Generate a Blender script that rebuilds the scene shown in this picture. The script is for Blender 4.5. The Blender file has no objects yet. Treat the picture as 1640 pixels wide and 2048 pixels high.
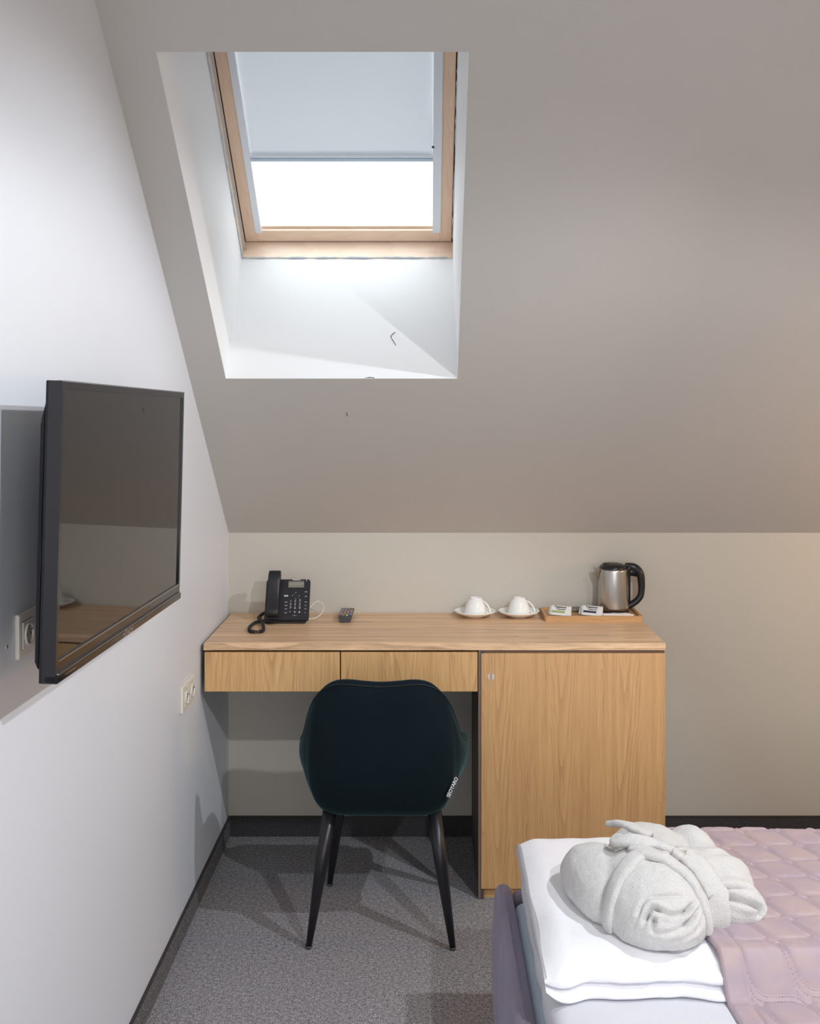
import bpy, bmesh, math, random
from mathutils import Vector, Matrix, noise
random.seed(7)
C = bpy.context.scene.collection
SC = bpy.context.scene
PI = math.pi

# ------------------------------------------------------------------ camera
CAMZ = 1.678
cd = bpy.data.cameras.new('camera'); cam = bpy.data.objects.new('camera', cd); C.objects.link(cam)
cam.location = (0, 0, CAMZ); cam.rotation_euler = (PI/2, 0, 0)
cd.sensor_fit = 'HORIZONTAL'; cd.sensor_width = 36; cd.lens = 2140/1640*36
cd.shift_x = -30/1640; cd.shift_y = -214/1640; cd.clip_start = .05
SC.camera = cam

# ------------------------------------------------------------------ sky (overcast, brighter to the zenith)
w = bpy.data.worlds.new('sky'); SC.world = w; w.use_nodes = True
nt = w.node_tree; nt.nodes.clear()
N = nt.nodes.new; L = nt.links.new
out = N('ShaderNodeOutputWorld'); bg = N('ShaderNodeBackground'); tc = N('ShaderNodeTexCoord'); sp = N('ShaderNodeSeparateXYZ')
mx = N('ShaderNodeMath'); mx.operation = 'MAXIMUM'; mx.inputs[1].default_value = 0
ma = N('ShaderNodeMath'); ma.operation = 'MULTIPLY_ADD'; ma.inputs[1].default_value = 2; ma.inputs[2].default_value = 1
mm = N('ShaderNodeMath'); mm.operation = 'MULTIPLY'; SKY = 1.6; mm.inputs[1].default_value = SKY
L(tc.outputs['Generated'], sp.inputs[0]); L(sp.outputs['Z'], mx.inputs[0]); L(mx.outputs[0], ma.inputs[0]); L(ma.outputs[0], mm.inputs[0])
L(mm.outputs[0], bg.inputs['Strength']); bg.inputs['Color'].default_value = (.86, .93, 1.0, 1); L(bg.outputs[0], out.inputs[0])

# ------------------------------------------------------------------ lamps of the room (ceiling spots outside the frame, plus an added fill)
def lamp(name, loc, power, col, radius=.025, aim=(0, 0, -1), cone=130, blend=.25):
    l = bpy.data.lights.new(name, 'SPOT'); l.energy = power; l.color = col; l.shadow_soft_size = radius
    l.spot_size = math.radians(cone); l.spot_blend = blend
    o = bpy.data.objects.new(name, l); C.objects.link(o); o.location = loc
    o.rotation_euler = Vector(aim).to_track_quat('-Z', 'Y').to_euler(); return o
lamp('ceiling_lamp_light', (1.50, 2.15, 2.55), 88, (.92, .96, 1), aim=(-.62, .02, -.78), cone=102, blend=.35)
lamp('ceiling_lamp_light', (1.20, .60, 2.60), 108, (.95, .97, 1), aim=(-.1, .2, -1), cone=142, blend=.15)
l = bpy.data.lights.new('daylight_behind', 'AREA'); l.energy = 40; l.color = (.97, .99, 1); l.shape = 'RECTANGLE'; l.size = 2.4; l.size_y = 1.5
o = bpy.data.objects.new('daylight_behind', l); C.objects.link(o); o.location = (.9, -2.1, 1.45); o.rotation_euler = (PI/2, 0, 0)     # added soft fill behind the camera, lifts the room's ambient light
l = bpy.data.lights.new('bedside_lamp_light', 'POINT'); l.energy = 15; l.color = (1, .58, .27); l.shadow_soft_size = .05
o = bpy.data.objects.new('bedside_lamp_light', l); C.objects.link(o); o.location = (2.25, 3.3, 1.35)
lamp('hall_lamp_light', (-.45, -1.0, 1.95), 14, (1, .93, .86), aim=(.25, 1, -.35), cone=100, blend=.5)

SC.view_settings.view_transform = 'Standard'; SC.view_settings.look = 'None'
SC.view_settings.exposure = 0.1; SC.view_settings.gamma = 1; SC.view_settings.use_curve_mapping = False
SC.cycles.max_bounces = 8; SC.cycles.diffuse_bounces = 6; SC.cycles.sample_clamp_indirect = 6

# ------------------------------------------------------------------ materials
def srgb(r, g, b):
    f = lambda v: (v/255/12.92) if v/255 <= .04045 else ((v/255+.055)/1.055)**2.4
    return (f(r), f(g), f(b), 1)
class NT:
    def __init__(s, m): s.t = m.node_tree; s.b = s.t.nodes['Principled BSDF']
    def n(s, k, **kw):
        x = s.t.nodes.new(k)
        for a, v in kw.items(): setattr(x, a, v)
        return x
    def l(s, a, b): s.t.links.new(a, b)
    def math(s, op, a, b=None, c=None):
        x = s.n('ShaderNodeMath', operation=op)
        for i, v in enumerate((a, b, c)):
            if v is None: continue
            if isinstance(v, (int, float)): x.inputs[i].default_value = v
            else: s.l(v, x.inputs[i])
        return x.outputs[0]
    def coord(s, scale=(1, 1, 1), loc=(0, 0, 0), kind='Object'):
        t = s.n('ShaderNodeTexCoord'); m = s.n('ShaderNodeMapping'); m.inputs['Scale'].default_value = scale; m.inputs['Location'].default_value = loc
        s.l(t.outputs[kind], m.inputs[0]); return m.outputs[0]
    def noise(s, vec, scale, detail=3, rough=.5, dist=0):
        x = s.n('ShaderNodeTexNoise'); x.inputs['Scale'].default_value = scale; x.inputs['Detail'].default_value = detail
        x.inputs['Roughness'].default_value = rough; x.inputs['Distortion'].default_value = dist; s.l(vec, x.inputs['Vector']); return x.outputs['Fac']
    def ramp(s, fac, stops):
        x = s.n('ShaderNodeValToRGB'); e = x.color_ramp.elements
        while len(e) < len(stops): e.new(.5)
        for i, (p, c) in enumerate(stops): e[i].position = p; e[i].color = c
        s.l(fac, x.inputs[0]); return x.outputs[0]
    def mix(s, fac, a, b, mode='MIX'):
        x = s.n('ShaderNodeMix', data_type='RGBA', blend_type=mode)
        for i, v in ((0, fac), (6, a), (7, b)):
            if isinstance(v, (int, float)): x.inputs[i].default_value = v
            elif isinstance(v, tuple): x.inputs[i].default_value = v
            else: s.l(v, x.inputs[i])
        return x.outputs[2]
    def bump(s, h, strength=.3, dist=.002):
        x = s.n('ShaderNodeBump'); x.inputs['Strength'].default_value = strength; x.inputs['Distance'].default_value = dist
        s.l(h, x.inputs['Height']); s.l(x.outputs[0], s.b.inputs['Normal'])
def mat(name, col=(.8, .8, .8, 1), rough=.5, metal=0, **kw):
    m = bpy.data.materials.new(name); m.use_nodes = True; b = m.node_tree.nodes['Principled BSDF']
    b.inputs['Base Color'].default_value = col; b.inputs['Roughness'].default_value = rough; b.inputs['Metallic'].default_value = metal
    for k, v in kw.items(): b.inputs[k].default_value = v
    return m
def paint(name, col, rough=.6, amp=.04):
    m = mat(name, col, rough); t = NT(m); co = t.coord()
    f = t.noise(co, 2.2, 4)
    c2 = tuple(c*(1-amp) for c in col[:3])+(1,)
    t.l(t.mix(f, col, c2), t.b.inputs['Base Color'])
    h = t.math('ADD', t.noise(co, 140, 3), t.math('MULTIPLY', t.noise(co, 9, 3), 2.5)); t.bump(h, .12, .002)
    return m
M = {}
M['wall'] = paint('painted_wall', (.575, .55, .49, 1), .55)
M['wall_white'] = paint('painted_wall_white', (.75, .775, .825, 1), .5)  # lighter and bluer than the other walls: skylight brightness put into the colour
M['slope'] = paint('painted_slope', (.555, .54, .515, 1), .6)
M['white'] = paint('white_plaster', (.82, .82, .82, 1), .6, .02)
def carpet():
    m = mat('speckled_carpet', rough=.95); t = NT(m); co = t.coord()
    a = t.noise(co, 260, 3, .75); b = t.noise(co, 90, 3, .7); c = t.noise(co, 3, 3)
    v = t.math('ADD', t.math('MULTIPLY', a, .7), t.math('MULTIPLY', b, .3))
    col = t.ramp(v, [(.34, (.03, .03, .037, 1)), (.45, (.20, .20, .215, 1)), (.55, (.42, .41, .43, 1)), (.68, (.85, .83, .84, 1))])
    col = t.mix(t.math('MULTIPLY', c, .12), col, (.03, .03, .035, 1))
    t.l(col, t.b.inputs['Base Color']); t.bump(v, .6, .004); t.b.inputs['Specular IOR Level'].default_value = .1
    return m
M['carpet'] = carpet()
M['skirt'] = mat('skirting_carpet', (.035, .033, .04, 1), .9)  # dark carpet strip with the back wall's shade put into its colour
tt = NT(M['skirt']); tv = tt.noise(tt.coord(), 300, 3, .7)
tt.l(tt.ramp(tv, [(.4, (.012, .012, .016, 1)), (.62, (.10, .095, .10, 1))]), tt.b.inputs['Base Color']); tt.bump(tv, .6, .004)
M['skirt_left'] = M['skirt'].copy(); M['skirt_left'].name = 'skirting_carpet_grey'  # lighter copy for the left wall, without the shade coloured into the other
[e for n_ in M['skirt_left'].node_tree.nodes if n_.type == 'VALTORGB' for e in n_.color_ramp.elements][0].color = (.03, .03, .035, 1)
[e for n_ in M['skirt_left'].node_tree.nodes if n_.type == 'VALTORGB' for e in n_.color_ramp.elements][1].color = (.30, .29, .30, 1)
M['skirt_cap'] = mat('skirting_cap', (.03, .025, .024, 1), .5)

def oak(name, c_light, c_dark, period=.15, axis='x', grain='z', off=0., k=26., tight=55, rough=.45, contrast=1., run=.22):
    """crown-cut veneer: nested parabolas along the grain, straight lines between the crowns"""
    m = mat(name, rough=rough); t = NT(m)
    tcn = t.n('ShaderNodeTexCoord'); s = t.n('ShaderNodeSeparateXYZ'); t.l(tcn.outputs['Object'], s.inputs[0])
    o = {'x': s.outputs['X'], 'y': s.outputs['Y'], 'z': s.outputs['Z']}
    o['yz'] = t.math('ADD', o['y'], o['z']); A, G = o[axis], o[grain]; axis = axis[0]
    stretch = {'x': 3, 'y': 3, 'z': 3}; stretch[grain] = .9; stretch[axis] = 7
    wob = t.noise(t.coord((stretch['x'], stretch['y'], stretch['z'])), 1.6, 3, .5)
    a = t.math('ADD', A, t.math('MULTIPLY', t.math('SUBTRACT', wob, .5), .09)); a = t.math('ADD', a, off)
    p = t.math('PINGPONG', a, period/2)
    par = t.math('MULTIPLY', t.math('MULTIPLY', p, p), k)
    v = t.math('SUBTRACT', t.math('MULTIPLY', G, run), par)
    ring = t.math('FRACT', t.math('MULTIPLY', t.math('ADD', v, t.math('MULTIPLY', wob, .05)), tight))
    ring = t.math('POWER', ring, 2.2)
    fs = {'x': 60, 'y': 60, 'z': 60}; fs[axis] = 420; fs[grain] = 9
    fine = t.noise(t.coord((fs['x'], fs['y'], fs['z'])), 1, 4, .65)
    fs2 = {'x': 20, 'y': 20, 'z': 20}; fs2[axis] = 60; fs2[grain] = 1.5
    med = t.noise(t.coord((fs2['x'], fs2['y'], fs2['z'])), 1, 3, .5)
    f = t.math('ADD', t.math('MULTIPLY', ring, .38*contrast), t.math('MULTIPLY', t.math('SUBTRACT', fine, .5), 1.3*contrast))
    f = t.math('ADD', f, t.math('MULTIPLY', t.math('SUBTRACT', med, .5), .9*contrast)); f = t.math('ADD', f, .22)
    t.l(t.ramp(f, [(0, c_light), (.45, tuple((x*.55+y*.45) for x, y in zip(c_light, c_dark))), (1, c_dark)]), t.b.inputs['Base Color'])
    t.bump(fine, .12, .001)
    return m
OL, OD = (.74, .45, .205, 1), (.43, .225, .09, 1)
M['oak_door'] = oak('oak_veneer_door', OL, OD, .21, 'x', 'z', .035, k=34, tight=42, run=.10)
M['oak_drawer'] = oak('oak_veneer_drawer', (.80, .50, .225, 1), OD, .22, 'x', 'z', .0, k=22, tight=42, run=.14)
M['oak_top'] = oak('oak_worktop', (.92, .63, .385, 1), (.30, .165, .09, 1), .13, 'yz', 'x', .04, k=30, tight=20, rough=.4, contrast=1.05, run=.03)
M['carcass'] = mat('dark_carcass', (.085, .065, .055, 1), .6)
M['carcass_edge'] = mat('carcass_edge_brown', (.20, .13, .095, 1), .6)
M['bamboo'] = oak('beech_tray', (.62, .37, .16, 1), (.36, .18, .065, 1), .05, 'yz', 'x', 0, k=40, tight=40, rough=.4, contrast=.8, run=.06)
M['pine'] = oak('lacquered_pine', (.88, .71, .56, 1), (.70, .47, .32, 1), .05, 'x', 'y', .02, k=60, tight=40, rough=.35, contrast=.6)
M['pine_x'] = oak('lacquered_pine_rail', (.90, .74, .60, 1), (.72, .50, .35, 1), .05, 'y', 'x', .02, k=60, tight=30, rough=.35, contrast=.6)
M['guide'] = mat('white_aluminium', (.78, .84, .92, 1), .35)
M['hem'] = mat('pale_blue_aluminium', (.55, .68, .82, 1), .3)
M['gap'] = mat('dark_gap', (.03, .025, .03, 1), .8)
def blindmat():
    m = mat('blind_fabric', (.78, .79, .80, 1), .8); t = NT(m); nodes = m.node_tree.nodes
    tr = t.n('ShaderNodeBsdfTranslucent'); tr.inputs[0].default_value = (.70, .72, .74, 1); mxs = t.n('ShaderNodeMixShader'); mxs.inputs[0].default_value = .40
    t.l(t.b.outputs[0], mxs.inputs[1]); t.l(tr.outputs[0], mxs.inputs[2]); t.l(mxs.outputs[0], nodes['Material Output'].inputs[0])
    t.bump(t.noise(t.coord(), 5, 2), .1, .01)
    return m
M['blind'] = blindmat()
def glassmat():
    m = mat('window_glass'); t = NT(m); tr = t.n('ShaderNodeBsdfTransparent'); tr.inputs[0].default_value = (.95, .97, .95, 1)
    gl = t.n('ShaderNodeBsdfGlossy'); gl.inputs['Roughness'].default_value = .02; fr = t.n('ShaderNodeFresnel'); fr.inputs[0].default_value = 1.45
    mxs = t.n('ShaderNodeMixShader'); t.l(fr.outputs[0], mxs.inputs[0]); t.l(tr.outputs[0], mxs.inputs[1]); t.l(gl.outputs[0], mxs.inputs[2])
    t.l(mxs.outputs[0], m.node_tree.nodes['Material Output'].inputs[0]); return m
M['glass'] = glassmat()
M['sealant'] = mat('grey_sealant', (.50, .53, .57, 1), .8)
M['tv_body'] = mat('tv_black_plastic', (.006, .006, .009, 1), .45, **{'Specular IOR Level': .3})
M['tv_bezel'] = mat('tv_gloss_black', (.006, .006, .009, 1), .12)
M['tv_screen'] = mat('tv_screen_glass', (.006, .006, .006, 1), .03, **{'IOR': 1.62})
M['tv_line'] = mat('tv_silver_line', (.55, .57, .62, 1), .2, 1)
M['socket'] = mat('cream_socket_plastic', (.78, .74, .66, 1), .35)
M['socket_dark'] = mat('socket_hole_dark', (.05, .045, .04, 1), .6)
M['metal'] = mat('steel_pin', (.7, .68, .64, 1), .25, 1)
def velvet(name, col, sheen, tint, amp=.5):
    m = mat(name, col, .85); t = NT(m); co = t.coord(); f = t.noise(co, 7, 3, .5, .6)
    t.l(t.mix(t.math('MULTIPLY', f, amp), col, tuple(min(1, c*2.2) for c in col[:3])+(1,)), t.b.inputs['Base Color'])
    t.b.inputs['Sheen Weight'].default_value = sheen; t.b.inputs['Sheen Roughness'].default_value = .35; t.b.inputs['Sheen Tint'].default_value = tint
    t.b.inputs['Specular IOR Level'].default_value = .15; t.bump(t.noise(co, 500, 2), .2, .001); return m
M['velvet'] = velvet('dark_teal_velvet', (.0032, .0075, .011, 1), .34, (.20, .50, .55, 1))
M['bed_velvet'] = velvet('grey_mauve_velvet', (.20, .18, .235, 1), .5, (.6, .58, .72, 1), .6)
M['leg'] = mat('black_metal_leg', (.010, .010, .014, 1), .35)
M['foot'] = mat('grey_foot_plastic', (.06, .06, .06, 1), .5)
M['piping'] = mat('dark_piping', (.004, .010, .013, 1), .7)
def cloth(name, col, scale=6, amp=.25, rough=.85):
    m = mat(name, col, rough); t = NT(m); co = t.coord()
    h = t.math('ADD', t.math('MULTIPLY', t.noise(co, scale, 3, .5, .4), 6), t.noise(co, 700, 2)); t.bump(h, amp, .002)
    t.b.inputs['Sheen Weight'].default_value = .1; t.b.inputs['Specular IOR Level'].default_value = .2; return m
M['sheet'] = cloth('white_cotton', (.68, .69, .74, 1))
M['duvet'] = cloth('white_duvet_cotton', (.90, .905, .95, 1), 9, .5)
M['base_blue'] = cloth('pale_blue_mattress_cloth', (.60, .70, .80, 1))
def terry():
    m = mat('white_terry', (.88, .86, .83, 1), .95); t = NT(m); co = t.coord()
    v = t.noise(co, 330, 3, .7); h = t.math('ADD', v, t.math('MULTIPLY', t.noise(co, 60, 3), .8)); t.bump(h, .9, .004)
    t.l(t.ramp(v, [(.3, (.68, .675, .665, 1)), (.6, (.80, .79, .78, 1))]), t.b.inputs['Base Color'])
    t.b.inputs['Sheen Weight'].default_value = .3; t.b.inputs['Specular IOR Level'].default_value = .1; return m
M['terry'] = terry()
def spreadmat():
    m = mat('mauve_satin', (.42, .32, .35, 1), .55); t = NT(m); co = t.coord()
    f = t.noise(co, 11, 2, .5, .5); t.l(t.ramp(f, [(.35, (.40, .315, .365, 1)), (.65, (.47, .355, .355, 1))]), t.b.inputs['Base Color'])
    t.b.inputs['Sheen Weight'].default_value = .35; t.b.inputs['Sheen Tint'].default_value = (.9, .8, .95, 1); t.bump(t.noise(co, 20, 3, .5, 1), .25, .003); return m
M['spread'] = spreadmat()
M['spread_edge'] = mat('mauve_binding', (.45, .34, .38, 1), .55)
M['stitch'] = mat('mauve_stitch', (.26, .18, .22, 1), .7)
M['phone'] = mat('phone_black_plastic', (.014, .014, .018, 1), .38)
M['phone_key'] = mat('phone_key', (.022, .022, .028, 1), .4)
M['cord'] = mat('phone_cord_black', (.012, .012, .015, 1), .35)
M['lcd'] = mat('phone_lcd', (.28, .28, .235, 1), .25)
M['lcd_dark'] = mat('phone_lcd_dark', (.15, .15, .13, 1), .3)
M['print'] = mat('white_print', (.75, .75, .78, 1), .5)
M['print_black'] = mat('black_print', (.02, .02, .02, 1), .5)
M['white_cable'] = mat('white_cable_plastic', (.75, .73, .68, 1), .4)
M['porcelain'] = mat('white_porcelain', (.90, .90, .88, 1), .12)
M['steel'] = mat('brushed_steel', (.52, .49, .46, 1), .24, 1)
ts = NT(M['steel']); ts.b.inputs['Anisotropic'].default_value = .7
ts.bump(ts.noise(ts.coord((900, 900, 4)), 1, 3, .6), .05, .0005)
M['kettle_black'] = mat('kettle_black_plastic', (.012, .012, .015, 1), .3)
M['remote'] = mat('remote_dark_grey', (.05, .052, .06, 1), .4)
M['paper'] = mat('sachet_paper', (.78, .78, .77, 1), .6)
M['paper_pink'] = mat('sugar_paper', (.80, .72, .68, 1), .6)
M['green'] = mat('green_print', (.36, .43, .16, 1), .6)
M['navy'] = mat('navy_print', (.035, .035, .09, 1), .6)
M['foil'] = mat('grey_sachet', (.16, .155, .145, 1), .5)
tf = NT(M['foil']); ck = tf.n('ShaderNodeTexChecker'); ck.inputs['Scale'].default_value = 260; ck.inputs[1].default_value = (.05, .05, .05, 1); ck.inputs[2].default_value = (.32, .31, .29, 1)
tf.l(tf.coord(), ck.inputs[0]); tf.l(ck.outputs[0], tf.b.inputs['Base Color'])
M['film'] = mat('clear_film', (.8, .8, .8, 1), .1, 0, **{'Alpha': .18})
M['sticker'] = mat('clear_sticker', (.72, .60, .52, 1), .3)
for k, c in dict(red=(.35, .06, .05, 1), grn=(.12, .28, .16, 1), yel=(.55, .48, .10, 1), blu=(.06, .10, .42, 1), gry=(.30, .30, .31, 1)).items():
    M['b_'+k] = mat('button_'+{'red': 'red', 'grn': 'green', 'yel': 'yellow', 'blu': 'blue', 'gry': 'grey'}[k], c, .5)

# ------------------------------------------------------------------ object helpers
def tag(o, label=None, cat=None, group=None, kind=None):
    for k, v in (('label', label), ('category', cat), ('group', group), ('kind', kind)):
        if v: o[k] = v
    return o
def thing(name, label, cat, loc=(0, 0, 0), rotz=0, group=None):
    o = bpy.data.objects.new(name, None); C.objects.link(o); o.location = loc; o.rotation_euler = (0, 0, rotz); o.empty_display_size = .05
    return tag(o, label, cat, group)
def obj(name, bm, m, parent=None, smooth=False, loc=None):
    me = bpy.data.meshes.new(name); bm.normal_update(); bm.to_mesh(me); bm.free()
    me.materials.append(M[m] if isinstance(m, str) else m)
    if smooth: me.shade_smooth()
    o = bpy.data.objects.new(name, me); C.objects.link(o)
    if parent: o.parent = parent
    if loc: o.location = loc
    return o
def struct(name, bm, m, parent=None, smooth=False):
    o = obj(name, bm, m, parent, smooth)
    if not parent: o['kind'] = 'structure'
    return o
def nbm(): return bmesh.new()
def box(bm, x0, x1, y0, y1, z0, z1, bev=0, seg=2, mtx=None):
    r = bmesh.ops.create_cube(bm, size=1)
    vs = r['verts']
    for v in vs: v.co = Vector(((x0+x1)/2+v.co.x*(x1-x0), (y0+y1)/2+v.co.y*(y1-y0), (z0+z1)/2+v.co.z*(z1-z0)))
    if bev > 0:
        es = list({e for v in vs for e in v.link_edges})
        b = bmesh.ops.bevel(bm, geom=es, offset=bev, segments=seg, profile=.5, affect='EDGES')
        vs = list({v for f in b['faces'] for v in f.verts} | {v for v in vs if v.is_valid})
    if mtx is not None:
        allv = set(vs)
        # include the faces' vertices of the connected piece
        stack = list(allv)
        while stack:
            v = stack.pop()
            for e in v.link_edges:
                u = e.other_vert(v)
                if u not in allv: allv.add(u); stack.append(u)
        for v in allv: v.co = mtx @ v.co
    return bm
def B(*a, **k): return box(nbm(), *a, **k)
def tube(bm, pts, r, seg=8, closed=False, cap=True):
    pts = [Vector(p) for p in pts]; n = len(pts); rings = []
    rr = r if isinstance(r, (list, tuple)) else [r]*n
    up = None
    for i, p in enumerate(pts):
        a = pts[(i-1) % n] if (closed or i) else p; b = pts[(i+1) % n] if (closed or i < n-1) else p
        t = (b-a).normalized()
        if up is None:
            up = t.orthogonal().normalized()
        up = (up - t*up.dot(t)).normalized(); sd = t.cross(up)
        rings.append([bm.verts.new(p+(up*math.cos(2*PI*k/seg)+sd*math.sin(2*PI*k/seg))*rr[i]) for k in range(seg)])
    for i in range(n if closed else n-1):
        A_, B_ = rings[i], rings[(i+1) % n]
        for k in range(seg): bm.faces.new((A_[k], A_[(k+1) % seg], B_[(k+1) % seg], B_[k]))
    if cap and not closed:
        bm.faces.new(rings[0][::-1]); bm.faces.new(rings[-1])
    return bm
def catmull(P, n=8, closed=False):
    P = [Vector(p) for p in P]; out = []; m = len(P)
    for i in range(m if closed else m-1):
        g = lambda j: P[j % m] if closed else P[max(0, min(m-1, j))]
        a, b, c, d = g(i-1), g(i), g(i+1), g(i+2)
        for k in range(n):
            t = k/n
            out.append(.5*((2*b)+(c-a)*t+(2*a-5*b+4*c-d)*t*t+(3*b-a-3*c+d)*t**3))
    if not closed: out.append(P[-1])
    return out
def lathe(bm, prof, seg=40, cx=0, cy=0):
    rings = []
    for r, z in prof:
        if r < 1e-5: rings.append([bm.verts.new((cx, cy, z))])
        else: rings.append([bm.verts.new((cx+r*math.cos(2*PI*k/seg), cy+r*math.sin(2*PI*k/seg), z)) for k in range(seg)])
    for a, b in zip(rings, rings[1:]):
        for k in range(seg):
            q = [a[k % len(a)], a[(k+1) % len(a)], b[(k+1) % len(b)], b[k % len(b)]]
            u = []
            for v in q:
                if v not in u: u.append(v)
            if len(u) > 2: bm.faces.new(u)
    bmesh.ops.recalc_face_normals(bm, faces=bm.faces)
    return bm
def prism(bm, poly, d, mtx=None):
    """poly in local XY extruded by d along +Z, then transformed"""
    a = [bm.verts.new(Vector((x, y, 0))) for x, y in poly]; b = [bm.verts.new(Vector((x, y, d))) for x, y in poly]
    n = len(poly); bm.faces.new(a[::-1]); bm.faces.new(b)
    for i in range(n): bm.faces.new((a[i], a[(i+1) % n], b[(i+1) % n], b[i]))
    if mtx is not None:
        for v in a+b: v.co = mtx @ v.co
    bmesh.ops.recalc_face_normals(bm, faces=bm.faces)
    return bm
def rrect(w_, h_, r, n=5):
    out = []
    for cx, cy, a0 in ((w_/2-r, h_/2-r, 0), (-w_/2+r, h_/2-r, PI/2), (-w_/2+r, -h_/2+r, PI), (w_/2-r, -h_/2+r, 1.5*PI)):
        for i in range(n+1): out.append((cx+r*math.cos(a0+PI/2*i/n), cy+r*math.sin(a0+PI/2*i/n)))
    return out
def text(name, body, size, m, parent, mtx, ext=.0002, bold=0.0, sx=1.0):
    cu = bpy.data.curves.new(name, 'FONT'); cu.body = body; cu.size = size; cu.align_x = 'CENTER'; cu.align_y = 'CENTER'; cu.extrude = ext; cu.offset = bold; cu.resolution_u = 3
    to = bpy.data.objects.new(name, cu); C.objects.link(to)
    dg = bpy.context.evaluated_depsgraph_get(); me = bpy.data.meshes.new_from_object(to.evaluated_get(dg))
    bpy.data.objects.remove(to); me.name = name; me.transform(mtx @ Matrix.Diagonal((sx, 1, 1, 1))); me.materials.clear(); me.materials.append(M[m])
    o = bpy.data.objects.new(name, me); C.objects.link(o); o.parent = parent; return o
def basis(o, u, v):
    """matrix with local X along u, local Y along v, origin o"""
    u = Vector(u).normalized(); v = Vector(v).normalized(); n_ = u.cross(v).normalized()
    return Matrix(((u.x, v.x, n_.x, o[0]), (u.y, v.y, n_.y, o[1]), (u.z, v.z, n_.z, o[2]), (0, 0, 0, 1)))
def sstep(a, b, x):
    t = max(0., min(1., (x-a)/(b-a))); return t*t*(3-2*t)

# ================================================================== THE ROOM
XL, XR, YB, YF, ZC, KNEE = -.765, 2.75, 4.167, -2.3, 2.75, 1.18
TH = math.radians(40.35); S_, C_ = math.sin(TH), math.cos(TH)
OY, OZ = 3.48, CAMZ+.086                       # lower lip of the skylight opening
def roof(x, v, n): return Vector((x, OY+n*S_-v*C_, OZ+n*C_+v*S_))    # v up the slope, n outward through the roof
V0 = -(OY-YB)/C_*-1; V0 = -(YB-OY)/C_            # v at the knee wall
V1 = (ZC-OZ)/S_                                # v where the slope meets the flat ceiling
HX0, HX1, HV0, HV1, HN = -.648, .106, 0.0, 1.182, .585

bm = nbm(); box(bm, XL-.1, XR+.1, YF-.1, YB+.1, -.1, 0); struct('floor', bm, 'carpet')
# left wall follows the slope
def gable(x0, x1):
    prof = [(YF, 0), (YB, 0), (YB, KNEE), ((OY-V1*C_), ZC), (YF, ZC)]
    m_ = Matrix(((0, 0, 1, x0), (1, 0, 0, 0), (0, 1, 0, 0), (0, 0, 0, 1)))
    return prism(nbm(), prof, x1-x0, m_)
struct('wall_left', gable(XL-.1, XL), 'wall_white')
struct('wall_right', gable(XR, XR+.1), 'wall')
struct('wall_back', B(XL-.1, XR+.1, YB, YB+.12, 0, KNEE+.02), 'wall')
struct('wall_front', B(XL-.1, XR+.1, YF-.1, YF, 0, ZC), 'wall')
# ceiling: flat part + slope with the skylight hole
bm = nbm()
box(bm, XL-.1, XR+.1, YF-.1, OY-V1*C_, ZC, ZC+.1)
def quad(bm, pts): return bm.faces.new([bm.verts.new(p) for p in pts])
Va = V0
xs = [XL-.1, HX0, HX1, XR+.1]; vs_ = [Va, HV0, HV1, V1]
for i in range(3):
    for j in range(3):
        if i == 1 and j == 1: continue
        quad(bm, [roof(xs[i], vs_[j], 0), roof(xs[i+1], vs_[j], 0), roof(xs[i+1], vs_[j+1], 0), roof(xs[i], vs_[j+1], 0)])
# outer skin keeps the room light-tight
for i in range(3):
    for j in range(3):
        if i == 1 and j == 1: continue
        quad(bm, [roof(xs[i], vs_[j]-(.3 if j == 0 else 0), .62), roof(xs[i+1], vs_[j]-(.3 if j == 0 else 0), .62), roof(xs[i+1], vs_[j+1]+(.9 if j == 2 else 0), .62), roof(xs[i], vs_[j+1]+(.9 if j == 2 else 0), .62)])
bmesh.ops.remove_doubles(bm, verts=bm.verts, dist=1e-5)
ceil = struct('ceiling', bm, 'slope')
# the four plastered cheeks of the opening
bm = nbm(); t_ = .012
hx0, hx1 = HX0, HX1
for a, b in (((hx0, HV0), (hx0, HV1)), ((hx1, HV0), (hx1, HV1)), ((hx0, HV0), (hx1, HV0)), ((hx0, HV1), (hx1, HV1))):
    def wdn(x, n):   # the opening widens a touch towards the window
        return x + (-.012 if x < -.3 else -.006)*n/HN
    quad(bm, [roof(wdn(a[0], 0), a[1], 0), roof(wdn(b[0], 0), b[1], 0), roof(wdn(b[0], HN), b[1], HN), roof(wdn(a[0], HN), a[1], HN)])
trim = struct('trim_1', bm, 'white'); tag(trim, 'white plastered deep reveal of the roof window')
def crack(parent, pts, r=.0012):
    b_ = nbm(); tube(b_, catmull([Vector(p) for p in pts], 4), [r*(.5+.8*random.random()) for _ in range(len(pts)*4-3)], 4); obj('crack', b_, 'gap', parent)
crack(trim, [roof(-.10, .001, .21), roof(-.115, .001, .19), roof(-.105, .001, .165), roof(-.098, .001, .15)], .0015)
crack(trim, [roof(-.195, .0, .003), roof(-.18, .001, .004), roof(-.165, 0, .003)], .0015)
crack(ceil, [roof(-.262, -.172, -.0005), roof(-.265, -.18, -.0005), roof(-.262, -.190, -.0005)], .0012)

# baseboards: carpet strips with a dark cap
for nm, a in (('baseboard_back', (XL, .205, YB-.007, YB, 0, .072)), ('baseboard_back', (.83, XR, YB-.007, YB, 0, .072)), ('baseboard_left', (XL, XL+.007, YF, YB-.007, 0, .072)), ('baseboard_right', (XR-.007, XR, YF, YB-.007, 0, .072))):
    b_ = struct(nm, B(*a), 'skirt_left' if nm == 'baseboard_left' else 'skirt')
    c_ = list(a); c_[4] = .072; c_[5] = .079
    obj('cap', B(*c_), 'skirt_cap', b_)

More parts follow.
